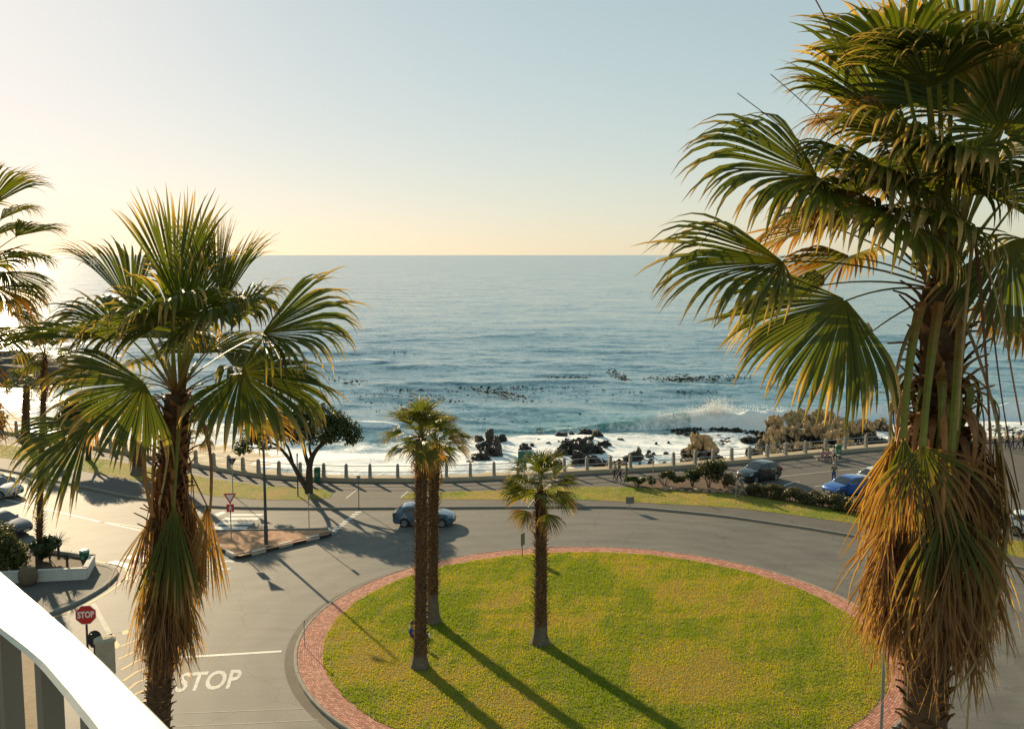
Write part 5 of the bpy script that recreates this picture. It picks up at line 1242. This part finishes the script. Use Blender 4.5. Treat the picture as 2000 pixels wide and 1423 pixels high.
t = text_mesh('STOP', .32, 'lettering', M_signwhite, pl8, .002, face_M(-.084, zc) @ Matrix.Diagonal((.92, 1.25, 1, 1)), .012)
tlp = AT(184, 1249, 43.4)
tl_ = empty('traffic_light', (tlp.x, 43.4, .12), R(10), 'black traffic light head on a short post below the STOP sign', 'traffic light')
q = MB(); q.tube([(0, 0, -.1), (0, 0, tlp.z - .4)], .05, 8); q.build('post', M_darksteel, tl_)
q = MB(); q.box((0, 0, tlp.z - .12), (.26, .22, .62)); hd = q.build('housing', M_black, tl_)
q = MB(); q.prism([(.32 * math.cos(a), .42 * math.sin(a)) for a in np.linspace(0, 6.28, 17)[:-1]], face_M(.115, tlp.z - .12), .015); q.build('backing_board', M_black, hd)
for dz in (.18, 0, -.18):
    q = MB(); q.tube([(.0, -.11, tlp.z - .12 + dz), (0, -.26, tlp.z - .12 + dz)], .075, 10); q.build('visor', M_black, hd)
bo = G(205, 1300, .12); bo.y = 42.2; bo.x = AT(206, 1280, 42.2).x
mb = MB(); mb.lathe((0, 0, 0), [(.40, 0), (.40, 1.45), (.46, 1.46), (.46, 1.6), (.30, 1.68), (.0, 1.70)], 20)
o = mb.build('stone_pillar', mixed('pillar_plaster', (.42, .34, .24), (.50, .42, .30), (.33, .27, .19), 1.2, 7.), None); o.location = (bo.x, bo.y, .12); tag(o, 'round plastered gate pillar just beyond the balcony rail', 'pillar')
# lamp posts
def lamp_post(label, p, h, arm, rz, r=.085):
    root = empty('lamp_post', p, rz, label, 'lamp post'); q = MB(); q.tube([(0, 0, -.1), (0, 0, 1.2), (0, 0, 1.25), (0, 0, h)], [r * 1.25, r * 1.25, r, r * .6], 10); q.build('pole', M_darksteel if r > .07 else M_steel, root)
    q = MB(); q.tube([(0, 0, h - .05), (arm * .5, 0, h + .25), (arm, 0, h + .3)], [.04, .035, .03], 8); q.build('arm', M_darksteel, root)
    q = MB(); q.box((arm + .3, 0, h + .29), (.7, .26, .12), 0, .7); hd = q.build('lamp_head', M_darksteel, root)
    q = MB(); q.box((arm + .3, 0, h + .222), (.5, .18, .02)); q.build('diffuser', M_signwhite, hd)
    return root
lamp_post('tall grey lamp post on the brick island', G(520, 1062, .24), 6.9, 1.2, R(150), .10)
lp2 = G(1720, 1500); 
root = empty('signpost_mast', (AT(1722, 1400, 33.5).x, 33.5, .17), 0, 'plain grey steel pole in front of the roundabout beside the near right palm', 'pole')
hz = AT(1724, 1262, 33.5).z; pole(root, hz, .055, M_steel); q = MB(); q.lathe((0, 0, hz), [(.06, -.02), (.06, .03), (.02, .06)], 10); q.build('cap', M_steel, root)
def little_sign(label, p, h, plate, rz=0., mat=None, pm=None, r=.03, dz=0.):
    root = empty('signpost', p, rz, label, 'signpost'); pole(root, h, r, pm); q = MB(); q.box((0, -.04, h - plate[1] / 2 - dz), (plate[0], .014, plate[1])); sp1 = q.build('sign_plate', mat or M_steel, root)
    q = MB(); q.box((0, -.026, h - plate[1] / 2 - dz), (.06, .02, plate[1] * .6)); q.build('bracket', M_steel, sp1)
    return root
M_olive = plain('sign_back_olive', (.16, .15, .07), .6); M_sgreen = plain('sign_green', (.02, .17, .12), .5)
little_sign('short post with a small square sign at the kerb left of the blue hatchback', G(701, 990, .15), 2.35, (.28, .34), R(15), plain('sign_teal', (.15, .22, .20), .5), M_darksteel)
little_sign('black post leaning by the forked tree trunk', G(582, 968, .15), 3.3, (.10, .30), R(70), M_black, M_black, .05)
little_sign('slim post at the far tip of the brick island', G(604, 1043, .24), 2.7, (.30, .36), R(80), M_steel)
little_sign('olive sign seen edge-on at the back of the roundabout lawn', G(1020, 1086, .15), 1.45, (.50, .75), R(62), M_olive, M_olive)
little_sign('thin pole on the lawn beside the walking man', G(1437, 983, .15), 1.9, (.10, .14), R(70), M_steel, None, .02)
little_sign('thin metal pole at the left edge of the brick ring', G(595, 1262, .16), 1.3, (.08, .12), R(85), M_steel, None, .02)
little_sign('slim grey pole in the garden bed behind the olive scrub', G(1275, 952, .15), 2.6, (.12, .25), R(60), M_steel)
little_sign('green and white notice board on the promenade behind the single palm', G(1025, 946, .15), 2.75, (1.1, 1.0), R(0), M_sgreen, M_steel, .045)
gb = G(1230, 992, .15); little_sign('low dark grey utility marker at the kerb right of the single palm', gb, .85, (.60, .5), R(5), plain('marker_grey', (.16, .15, .14), .7))

# ------------------------------------------------------------------ cars
M_glass = plain('car_glass', (.018, .024, .028), .06, var=.02, spec=.8); M_tyre = plain('tyre', (.018, .018, .018), .85); M_rim = plain('alloy', (.45, .46, .47), .3, .85)
M_lamp = plain('headlamp_glass', (.62, .64, .66), .12, var=.02); M_tail = plain('tail_lamp', (.30, .012, .012), .2, var=.02); M_plate = plain('number_plate', (.55, .55, .50), .5, var=.03); M_trim = plain('black_trim', (.02, .02, .021), .55)
def car(name, label, p, rz, paint, L=4.2, Wd=1.76, Hh=1.44, roof=None, group='cars on the seafront'):
    root = empty(name, p, rz, label, 'car', group); k = L / 4.2; hk = Hh / 1.45
    def arch(cx, r=.37): return [(cx + r * math.cos(a), .30 + r * math.sin(a)) for a in np.linspace(R(-12), R(192), 11)]
    low = [(-1.98, .24)] + list(reversed(arch(-1.27))) + list(reversed(arch(1.30))) + [(1.98, .24), (2.07, .34), (2.10, .50), (2.06, .64), (1.93, .76), (1.62, .86), (1.25, .93), (.95, .98), (.3, .985), (-.6, 1.0), (-1.3, 1.02), (-1.85, 1.02), (-2.0, .93), (-2.07, .74), (-2.08, .45), (-2.04, .30)]
    up = [(1.0, .955), (.62, 1.17), (.25, 1.36), (-.05, 1.43), (-.55, 1.455), (-1.05, 1.435), (-1.42, 1.37), (-1.72, 1.17), (-1.93, .97)]
    def hw(x, z):
        w = Wd / 2 * (1 - .16 * (abs(x) / 2.1) ** 4)
        if z > .98: w = w * .96 - (z - .98) * .34
        elif z > .75: w *= .985
        elif z < .4: w *= .975
        return w
    def loft(outline, nm, mat, crown):
        v = []; f = []; n = len(outline); lat = (-1, -.97, -.8, -.4, 0, .4, .8, .97, 1); cx = sum(q[0] for q in outline) / n; cz = sum(q[1] for q in outline) / n
        for t in lat:
            sh = .985 if abs(t) == 1 else 1
            for x, z in outline:
                xx = cx + (x - cx) * sh; zz = cz + (z - cz) * sh
                bul = (1 - t * t) * crown if z > cz else 0; nose = .07 * (1 - t * t) * (1 if x > 1.7 else -.6 if x < -1.9 else 0)
                v.append(((xx + nose) * k, t * hw(x, z), (zz + bul) * hk))
        for i in range(len(lat) - 1):
            for j in range(n):
                a = i * n + j; b = i * n + (j + 1) % n; f.append((a, a + n, b + n, b))
        f += [tuple(range(n)), tuple((len(lat) - 1) * n + j for j in range(n))[::-1]]
        bm = bmesh.new(); vs = [bm.verts.new(q) for q in v]
        for q in f: bm.faces.new([vs[i] for i in q])
        bmesh.ops.triangulate(bm, faces=[q for q in bm.faces if len(q.verts) > 4]); bmesh.ops.recalc_face_normals(bm, faces=bm.faces[:])
        me = bpy.data.meshes.new(nm); bm.to_mesh(me); bm.free(); me.materials.append(mat)
        for q in me.polygons: q.use_smooth = len(q.vertices) == 4
        return link(bpy.data.objects.new(nm, me), root)
    body = loft(low, 'body', paint, .035); cab = loft(up, 'cabin', roof or paint, .03)
    def panel(pts, nm, mat, par, off=.006):
        q = MB(); q.v = [tuple(a) for a in pts]; q.f = [tuple(range(len(pts)))]
        o = q.build(nm, mat, par); sol = o.modifiers.new('t', 'SOLIDIFY'); sol.thickness = .008; sol.offset = 0; return o
    for s in (-1, 1):
        def sd(pts): return [(x * k, s * (hw(x, z) + .007), z * hk) for x, z in pts]
        panel(sd([(.80, 1.01), (.27, 1.31), (-.02, 1.375), (-.33, 1.385), (-.33, 1.03)]), 'side_window', M_glass, cab)
        panel(sd([(-.39, 1.03), (-.39, 1.387), (-.70, 1.385), (-1.10, 1.35), (-1.36, 1.27), (-1.50, 1.06)]), 'side_window', M_glass, cab)
        q = MB(); q.tube([(.62 * k, s * (Wd / 2 + .02), 1.03 * hk), (.62 * k, s * (Wd / 2 + .16), 1.05 * hk)], .075, 8); q.build('mirror', paint, body)
        q = MB(); q.box((-.16 * k, s * (hw(-.16, .9) + .012), .86 * hk), (.17, .025, .03)); q.build('door_handle', paint, body)
        for xx in (.86, -.36):                       # door seams
            q = MB(); q.box((xx * k, s * (hw(xx, .7) + .003), .64 * hk), (.012, .012, .62 * hk)); q.build('door_seam', M_trim, body)
        q = MB(); q.add([(1.99 * k, s * .42, .66 * hk), (1.90 * k, s * .74, .70 * hk), (1.62 * k, s * .80, .80 * hk), (1.80 * k, s * .52, .80 * hk), (2.03 * k, s * .42, .60 * hk), (1.95 * k, s * .755, .61 * hk), (1.66 * k, s * .835, .72 * hk)], [(0, 1, 2, 3), (4, 5, 1, 0), (5, 6, 2, 1)]); hl__ = q.build('headlight', M_lamp, body)
        for v_ in hl__.data.vertices: v_.co.x += .055; v_.co.z += .02
        q = MB(); q.box((-2.035 * k, s * .66, .83 * hk), (.09, .26, .26), 0, .9); q.build('tail_light', M_tail, body)
        for cx in (1.30, -1.27):
            wroot = MB(); y0 = s * (Wd / 2 - .20); y1 = s * (Wd / 2 - .015)
            prof = [(.20, 0), (.29, .0), (.315, .03), (.315, .155), (.29, .185), (.20, .185)]
            vv = []; ff = []; nn = 22
            for r_, a_ in prof:
                for j in range(nn): th = 2 * math.pi * j / nn; vv.append((cx * k + r_ * math.cos(th), y0 + (y1 - y0) * a_ / .185, .315 + r_ * math.sin(th)))
            for i in range(len(prof) - 1):
                for j in range(nn): ff.append((i * nn + j, i * nn + (j + 1) % nn, (i + 1) * nn + (j + 1) % nn, (i + 1) * nn + j))
            wroot.add(vv, ff); wh = wroot.build('wheel', M_tyre, root)
            q = MB(); 
            for j in range(5):
                th = 2 * math.pi * j / 5; c_, s_ = math.cos(th), math.sin(th); pts = [(.03, -.045), (.20, -.035), (.20, .035), (.03, .045)]
                q.add([(cx * k + a * c_ - b * s_, y1 - s * .02, .315 + a * s_ + b * c_) for a, b in pts], [(0, 1, 2, 3)])
            q.add([(cx * k + .215 * math.cos(2 * math.pi * j / 20), y1 - s * .012, .315 + .215 * math.sin(2 * math.pi * j / 20)) for j in range(20)] + [(cx * k + .185 * math.cos(2 * math.pi * j / 20), y1 - s * .02, .315 + .185 * math.sin(2 * math.pi * j / 20)) for j in range(20)], [(j, (j + 1) % 20, 20 + (j + 1) % 20, 20 + j) for j in range(20)])
            q.build('rim', M_rim, wh)
            q = MB(); q.add([(cx * k, y1 - s * .07, .315)] + [(cx * k + .21 * math.cos(2 * math.pi * j / 16), y1 - s * .06, .315 + .21 * math.sin(2 * math.pi * j / 16)) for j in range(16)], [(0, 1 + j, 1 + (j + 1) % 16) for j in range(16)]); q.build('brake_disc', M_trim, wh)
    wd = lambda x, z, t: (x * k + .012, t * (hw(x, z) - .07), z * hk + .035 * (1 - t * t) + .006)
    panel([wd(.955, 1.0, -1), wd(.955, 1.0, 0), wd(.955, 1.0, 1), wd(.27, 1.355, 1), wd(.27, 1.355, 0), wd(.27, 1.355, -1)], 'windscreen', M_glass, cab)
    rw = lambda x, z, t: (x * k - .035, t * (hw(x, z) - .10), z * hk + .028 * (1 - t * t))
    panel([rw(-1.47, 1.35, -1), rw(-1.47, 1.35, 0), rw(-1.47, 1.35, 1), rw(-1.86, 1.05, 1), rw(-1.86, 1.05, 0), rw(-1.86, 1.05, -1)], 'rear_window', M_glass, cab)
    q = MB(); q.box((2.16 * k, 0, .42 * hk), (.03, 1.0, .16)); q.build('grille', M_trim, body)
    q = MB(); q.box((2.185 * k, 0, .42 * hk), (.012, .5, .11)); q.build('number_plate', M_plate, body)
    q = MB(); q.box((-2.135 * k, 0, .62 * hk), (.012, .5, .11)); q.build('number_plate', M_plate, body)
    q = MB(); q.box((0, 0, .24), (2.0 * 1.9 * k, Wd * .8, .10)); q.build('underbody', M_trim, body)
    return root
def paint(name, c): return plain(name, c, .25, .35, var=.03, coat=1.0)
P_slate = paint('slate_blue_paint', (.060, .115, .165)); P_black = paint('black_green_paint', (.012, .022, .024)); P_blue = paint('bright_blue_paint', (.020, .110, .42)); P_white = plain('white_paint', (.70, .70, .68), .25, 0, coat=1.); P_silver = paint('silver_paint', (.40, .41, .42)); P_dark = paint('dark_grey_car_paint', (.035, .035, .042))
ca = G(790, 1028); cb = G(864, 1030)
mid = (ca + cb) / 2
car('hatchback_car', 'slate blue hatchback driving on the road behind the twin palms', (mid.x, mid.y + .75, .003), R(-2), P_slate, 4.2)
c1 = G(1486, 940, PAVE_Z); car('hatchback_car', 'black hatchback parked nose to the garden bed', (c1.x, c1.y + .6, PAVE_Z), R(212), P_black, 3.75, 1.70, 1.52)
c2 = G(1652, 969, PAVE_Z); car('hatchback_car', 'bright blue car with a pale roof edge parked behind the hedge', (c2.x + .4, c2.y + .8, PAVE_Z), R(205), P_blue, 3.9, 1.68, 1.40)
c3 = G(1700, 962, PAVE_Z); car('hatchback_car', 'white car parked right behind the bright blue car', (c3.x + 1.0, c3.y + 2.2, PAVE_Z), R(205), P_white, 4.0, 1.7, 1.45)
c4 = G(8, 1046); car('hatchback_car', 'dark car driving in from the left edge above the planter bushes', (c4.x - .5, c4.y + .4, .003), R(-14), P_dark, 4.1, 1.76, 1.48)
c5 = G(20, 968); car('hatchback_car', 'silver car glaring in the sun at the left edge', (c5.x - 1.2, c5.y, .003), R(-14), P_silver, 4.2, 1.76, 1.44)
c6 = G(2000, 1046, PAVE_Z); car('hatchback_car', 'white car at the right edge behind the skirt of the tallest palm', (c6.x + .9, c6.y + .2, PAVE_Z), R(-30), P_white, 4.0, 1.72, 1.46)

# ------------------------------------------------------------------ people
M_skin = plain('skin', (.36, .20, .13), .6, var=.06); M_hair = plain('hair', (.03, .02, .014), .7); M_hairg = plain('grey_hair', (.45, .43, .40), .7); M_shoe = plain('shoe', (.25, .24, .23), .7); M_shoed = plain('dark_shoe', (.03, .03, .03), .6)
def cloth(name, c): return plain(name, c, .85, var=.12)
def person(label, p, rz, h, J, shirt, trousers, hair, shoe, shorts=False, sleeves=False, group='people on the promenade'):
    """J: joints in units of standing height, x forward, y left, z up"""
    names = list(J); idx = {n: i for i, n in enumerate(names)}
    E = [('pelvis', 'belly'), ('belly', 'chest'), ('chest', 'neck'), ('neck', 'headlow'), ('headlow', 'head'), ('head', 'crown')]
    for s in 'LR': E += [('pelvis', 'hip' + s), ('hip' + s, 'knee' + s), ('knee' + s, 'ankle' + s), ('ankle' + s, 'toe' + s), ('chest', 'sh' + s), ('sh' + s, 'elb' + s), ('elb' + s, 'wri' + s), ('wri' + s, 'hand' + s)]
    rad = dict(pelvis=.075, belly=.070, chest=.078, neck=.032, headlow=.042, head=.060, crown=.045, hip=.058, knee=.034, ankle=.024, toe=.022, sh=.038, elb=.025, wri=.017, hand=.020)
    # fingers: five short branches from each hand
    for s in 'LR':
        a = Vector(J['wri' + s]); b = Vector(J['hand' + s]); d = (b - a).normalized(); sd = d.cross(Vector((0, 1, 0.2)))
        sd = sd.normalized() if sd.length > .1 else Vector((1, 0, 0))
        for i, (o_, l) in enumerate(((-.016, .036), (-.006, .044), (.004, .046), (.014, .040))):
            J['f%d%s' % (i, s)] = tuple(b + d * l + sd * o_); E.append(('hand' + s, 'f%d%s' % (i, s)))
        J['th' + s] = tuple(a + d * .035 + sd * .034); E.append(('wri' + s, 'th' + s))
    names = list(J); idx = {n: i for i, n in enumerate(names)}
    me = bpy.data.meshes.new('person'); me.from_pydata([Vector(J[n]) * h for n in names], [(idx[a], idx[b]) for a, b in E], [])
    o = bpy.data.objects.new('person', me); COL.objects.link(o)
    sk = o.modifiers.new('s', 'SKIN'); sb_ = o.modifiers.new('d', 'SUBSURF'); sb_.levels = 1; sb_.render_levels = 1
    for i, n in enumerate(names):
        r = rad.get(n, rad.get(n[:-1], .007)) * h; d = me.skin_vertices[0].data[i]; d.radius = (r, r * (1.0 if n not in ('chest', 'belly', 'pelvis') else 1.0)); d.use_root = n == 'pelvis'
    dg = bpy.context.evaluated_depsgraph_get(); m2 = bpy.data.meshes.new_from_object(o.evaluated_get(dg)); bpy.data.objects.remove(o)
    for m in (M_skin, shirt, trousers, shoe): m2.materials.append(m)
    segs = [(Vector(J[a]) * h, Vector(J[b]) * h, a, b) for a, b in E]
    def near(c):
        best = None
        for a, b, na, nb in segs:
            ab = b - a; t = max(0, min(1, (c - a).dot(ab) / max(1e-9, ab.length_squared))); dd = (a + ab * t - c).length
            if best is None or dd < best[0]: best = (dd, na, nb, t)
        return best
    for pg in m2.polygons:
        _, na, nb, t = near(pg.center); k = 0
        if na in ('pelvis', 'belly', 'chest') and not nb.startswith(('hip', 'neck')): k = 1
        if na == 'pelvis': k = 2 if t < .5 or nb.startswith('hip') else 1
        if na.startswith('hip'): k = 2
        if na.startswith('knee'): k = 0 if shorts else 2
        if na.startswith('ankle'): k = 3
        if na.startswith('sh') and nb.startswith('elb'): k = 1 if sleeves or t < .6 else 0
        if na.startswith('elb') and sleeves: k = 1
        pg.material_index = k; pg.use_smooth = True
    o = link(bpy.data.objects.new('person', m2)); o.location = p; o.rotation_euler = (0, 0, rz); tag(o, label, 'person', group)
    hd = Vector(J['head']) * h; cr = Vector(J['crown']) * h; ax = (cr - hd).normalized(); fw = Vector((1, 0, 0)) if abs(ax.x) < .7 else Vector((0, 0, -1))
    bm = bmesh.new(); bmesh.ops.create_icosphere(bm, subdivisions=2, radius=.071 * h)
    bmesh.ops.delete(bm, geom=[v_ for v_ in bm.verts if v_.co.dot(ax) < -.015 * h and v_.co.dot(fw) > -.02 * h], context='VERTS')
    bmesh.ops.translate(bm, verts=bm.verts[:], vec=hd + ax * .014 * h - fw * .010 * h); m3 = bpy.data.meshes.new('hair'); bm.to_mesh(m3); bm.free(); m3.materials.append(hair); link(bpy.data.objects.new('hair', m3), o)
    q = MB(); c = hd + fw * .062 * h - ax * .008 * h; q.tube([c - fw * .012 * h + ax * .012 * h, c + fw * .010 * h - ax * .006 * h], [.006 * h, .010 * h], 6); q.build('nose', M_skin, o)
    for s in (-1, 1):
        q = MB(); q.tube([hd + fw * .055 * h + Vector((0, s * .022 * h, 0)) + ax * .004 * h, hd + fw * .061 * h + Vector((0, s * .022 * h, 0)) + ax * .004 * h], .006 * h, 6); q.build('eye', M_trim, o)
    return o
def stand(stride=.0, arm=.05, lean=0., bend=0.):
    J = dict(pelvis=(0, 0, .53), belly=(lean * .3, 0, .62), chest=(lean * .8, 0, .74), neck=(lean, 0, .845), headlow=(lean + .008 + bend * .3, 0, .885 - bend * .1), head=(lean + .012 + bend * .7, 0, .93 - bend * .3), crown=(lean + .01 + bend, 0, .965 - bend * .4))
    for s, y, sg in (('L', 1, 1), ('R', -1, -1)):
        st = stride * sg
        J['hip' + s] = (0, y * .055, .50); J['knee' + s] = (st * .5 + abs(stride) * .15, y * .055, .285); J['ankle' + s] = (st - (.02 if st < 0 else 0), y * .052, .045 + (.03 if st < 0 else 0)); J['toe' + s] = (st + .085, y * .062, .022)
        J['sh' + s] = (lean * .95, y * .105, .80); J['elb' + s] = (lean * .6 - st * .45 - .01, y * (.125 + arm * .3), .625); J['wri' + s] = (lean * .6 - st * .7 + .05, y * (.125 + arm * .3), .485); J['hand' + s] = (lean * .6 - st * .75 + .07, y * (.12 + arm * .3), .45)
    return J
def sit(zs=.26):
    J = dict(pelvis=(0, 0, zs), belly=(-.02, 0, zs + .09), chest=(-.01, 0, zs + .21), neck=(.02, 0, zs + .315), headlow=(.035, 0, zs + .355), head=(.045, 0, zs + .40), crown=(.045, 0, zs + .435))
    for s, y in (('L', 1), ('R', -1)):
        J['hip' + s] = (.02, y * .055, zs - .02); J['knee' + s] = (.24, y * .07, zs + .01); J['ankle' + s] = (.26, y * .07, zs - .22); J['toe' + s] = (.345, y * .075, zs - .245)
        J['sh' + s] = (0, y * .105, zs + .27); J['elb' + s] = (.04, y * .14, zs + .11); J['wri' + s] = (.16, y * .09, zs + .07); J['hand' + s] = (.19, y * .08, zs + .06)
    return J
def sit_ground():
    J = dict(pelvis=(0, 0, .065), belly=(-.04, 0, .14), chest=(-.06, 0, .26), neck=(-.03, 0, .37), headlow=(-.01, 0, .41), head=(.01, 0, .455), crown=(.015, 0, .49))
    for s, y in (('L', 1), ('R', -1)):
        J['hip' + s] = (.03, y * .055, .065); J['knee' + s] = (.25, y * .075, .14); J['ankle' + s] = (.45, y * .08, .035); J['toe' + s] = (.49, y * .09, .10)
        J['sh' + s] = (-.05, y * .105, .32); J['elb' + s] = (.02, y * .14, .19); J['wri' + s] = (.14, y * .11, .17); J['hand' + s] = (.17, y * .10, .165)
    return J
def PV(x, y): return G(x, y, PAVE_Z + .005)
C_teal = cloth('teal_shirt', (.08, .17, .15)); C_cream = cloth('cream_shirt', (.45, .40, .32)); C_navy = cloth('navy_trousers', (.03, .04, .08)); C_blk = cloth('black_cloth', (.02, .02, .022)); C_olive = cloth('olive_shirt', (.10, .12, .06)); C_jean = cloth('denim', (.06, .09, .19)); C_grey = cloth('grey_shirt', (.10, .12, .17)); C_purple = cloth('mauve_top', (.32, .20, .34)); C_pink = cloth('pink_top', (.45, .22, .22)); C_white = cloth('white_top', (.62, .61, .58)); C_khaki = cloth('khaki', (.28, .23, .15)); C_blue = cloth('blue_shirt', (.03, .06, .26))
person('person in a cream top and black shorts walking beside the one in teal', PV(1200, 940), R(200), 1.72, stand(.10), C_cream, C_blk, M_hair, M_shoed, True)
person('person in a teal shirt and dark trousers walking nearest the railing pair', PV(1209, 942), R(205), 1.74, stand(-.09), C_teal, C_navy, M_hair, M_shoed)
person('person in a teal shirt and shorts walking alone behind the pair', PV(1223, 944), R(195), 1.70, stand(.11), C_teal, C_olive, M_hair, M_shoe, True)
person('man in a grey-blue shirt and khaki trousers stooping as he walks across the lawn', PV(1450, 970), R(170), 1.80, stand(.17, .08, .12, .05), C_grey, C_khaki, M_hair, M_shoed)
person('man with grey hair in an olive shirt and jeans walking through the parking area', PV(1628, 945), R(250), 1.78, stand(.12), C_olive, C_jean, M_hairg, M_shoe)
person('person in a mauve top sitting at the railing left of the green bin', PV(1606, 901), R(-60), 1.65, sit(), C_purple, C_navy, M_hair, M_shoe)
person('person in a pink top sitting second from the left at the railing', PV(1616, 901), R(-75), 1.62, sit(), C_pink, C_blk, M_hair, M_shoe)
person('person in a white top sitting on the railing bench close to the green bin', PV(1628, 897), R(-90), 1.68, sit(), C_white, C_blk, M_hair, M_shoed)
for i, (x, lab, sh, tr) in enumerate(((1953, 'person in grey standing leftmost of the group at the right edge', C_grey, C_navy), (1966, 'person in a cream top standing second in the group at the right edge', C_cream, C_blk), (1977, 'person in dark clothes standing third in the group at the right edge', C_blk, C_jean), (1988, 'person in a pink top standing fourth in the group at the right edge', C_pink, C_navy), (1999, 'person in navy standing at the very right edge', C_navy, C_blk))):
    person(lab, PV(x, 879 - (i % 2) * 2), R(80 + 25 * i), 1.66 + .04 * (i % 3), stand(.03 + .02 * i), sh, tr, M_hair, M_shoed)
person('person in a blue shirt sitting on the roundabout lawn behind the nearer palm trunk', G(806, 1247, .17) , R(8), 1.72, sit_ground(), C_blue, C_blk, M_hair, plain('white_shoe', (.70, .70, .68), .6), group='people on the lawn')
# bench under the seated people
bp0 = PV(1616, 899); bnch = empty('bench', bp0 + Vector((.1, .35, 0)), R(15), 'low concrete bench by the railing under the seated people', 'bench')
q = MB(); q.box((0, 0, .36), (2.6, .42, .08)); q.build('seat', M_postconc, bnch)
for s in (-1, 1):
    q = MB(); q.box((s * 1.0, 0, .16), (.14, .36, .318)); q.build('leg', M_postconc, bnch)

# ------------------------------------------------------------------ the balcony rail in the foreground
RZ = CAM_Z - .56
br = empty('balcony_railing', (0, 0, 0), 0, 'wide white balcony handrail on flat balusters at the lower left', 'railing')
outer = [G(x, y, RZ) for x, y in ((-260, 896), (-120, 1012), (0, 1112), (120, 1212), (200, 1284), (270, 1353), (340, 1423), (430, 1520))]
inner = [G(x, y, RZ) for x, y in ((-330, 962), (-150, 1108), (0, 1230), (65, 1283), (110, 1333), (150, 1383), (182, 1423), (250, 1520))]
oL = smooth_line(outer, .03); iL = smooth_line(inner, .03); n = 60
def rs(L, n): return [L[min(len(L) - 1, int(round(i * (len(L) - 1) / (n - 1))))] for i in range(n)]
oL, iL = rs(oL, n), rs(iL, n); v = []; f = []
for a, b in zip(oL, iL):
    e = (b - a).normalized() * .006
    v += [(a.x, a.y, RZ - .022), (a.x, a.y, RZ - .006), (a.x + e.x, a.y + e.y, RZ), (b.x - e.x, b.y - e.y, RZ), (b.x, b.y, RZ - .006), (b.x - e.x * 9, b.y - e.y * 9, RZ - .022)]
for i in range(n - 1):
    for k in range(6): f.append((i * 6 + k, i * 6 + (k + 1) % 6, i * 6 + 6 + (k + 1) % 6, i * 6 + 6 + k))
f += [(0, 1, 2, 3, 4, 5), tuple((n - 1) * 6 + k for k in range(6))[::-1]]
mesh_obj('handrail', v, f, M_rail, br)
cL = [(a + b) / 2 for a, b in zip(oL, iL)]
for i in range(2, n - 2, 6):
    t = (cL[i + 1] - cL[i - 1]).normalized(); q = MB(); q.box((cL[i].x, cL[i].y, RZ - .525), (.03, .03, 1.0), math.atan2(t.y, t.x)); q.build('baluster', M_baluster, br)
vv, ff = ribbon([Vector((p.x, p.y, 0)) for p in cL], -.03, .03, RZ - 1.02); mesh_obj('bottom_rail', vv, ff, M_baluster, br)
slab = MB(); slab.box((-.3, -.55, RZ - 1.17), (5.2, 3.3, .18)); sl_o = slab.build('balcony_floor', M_concrete); sl_o['kind'] = 'structure'
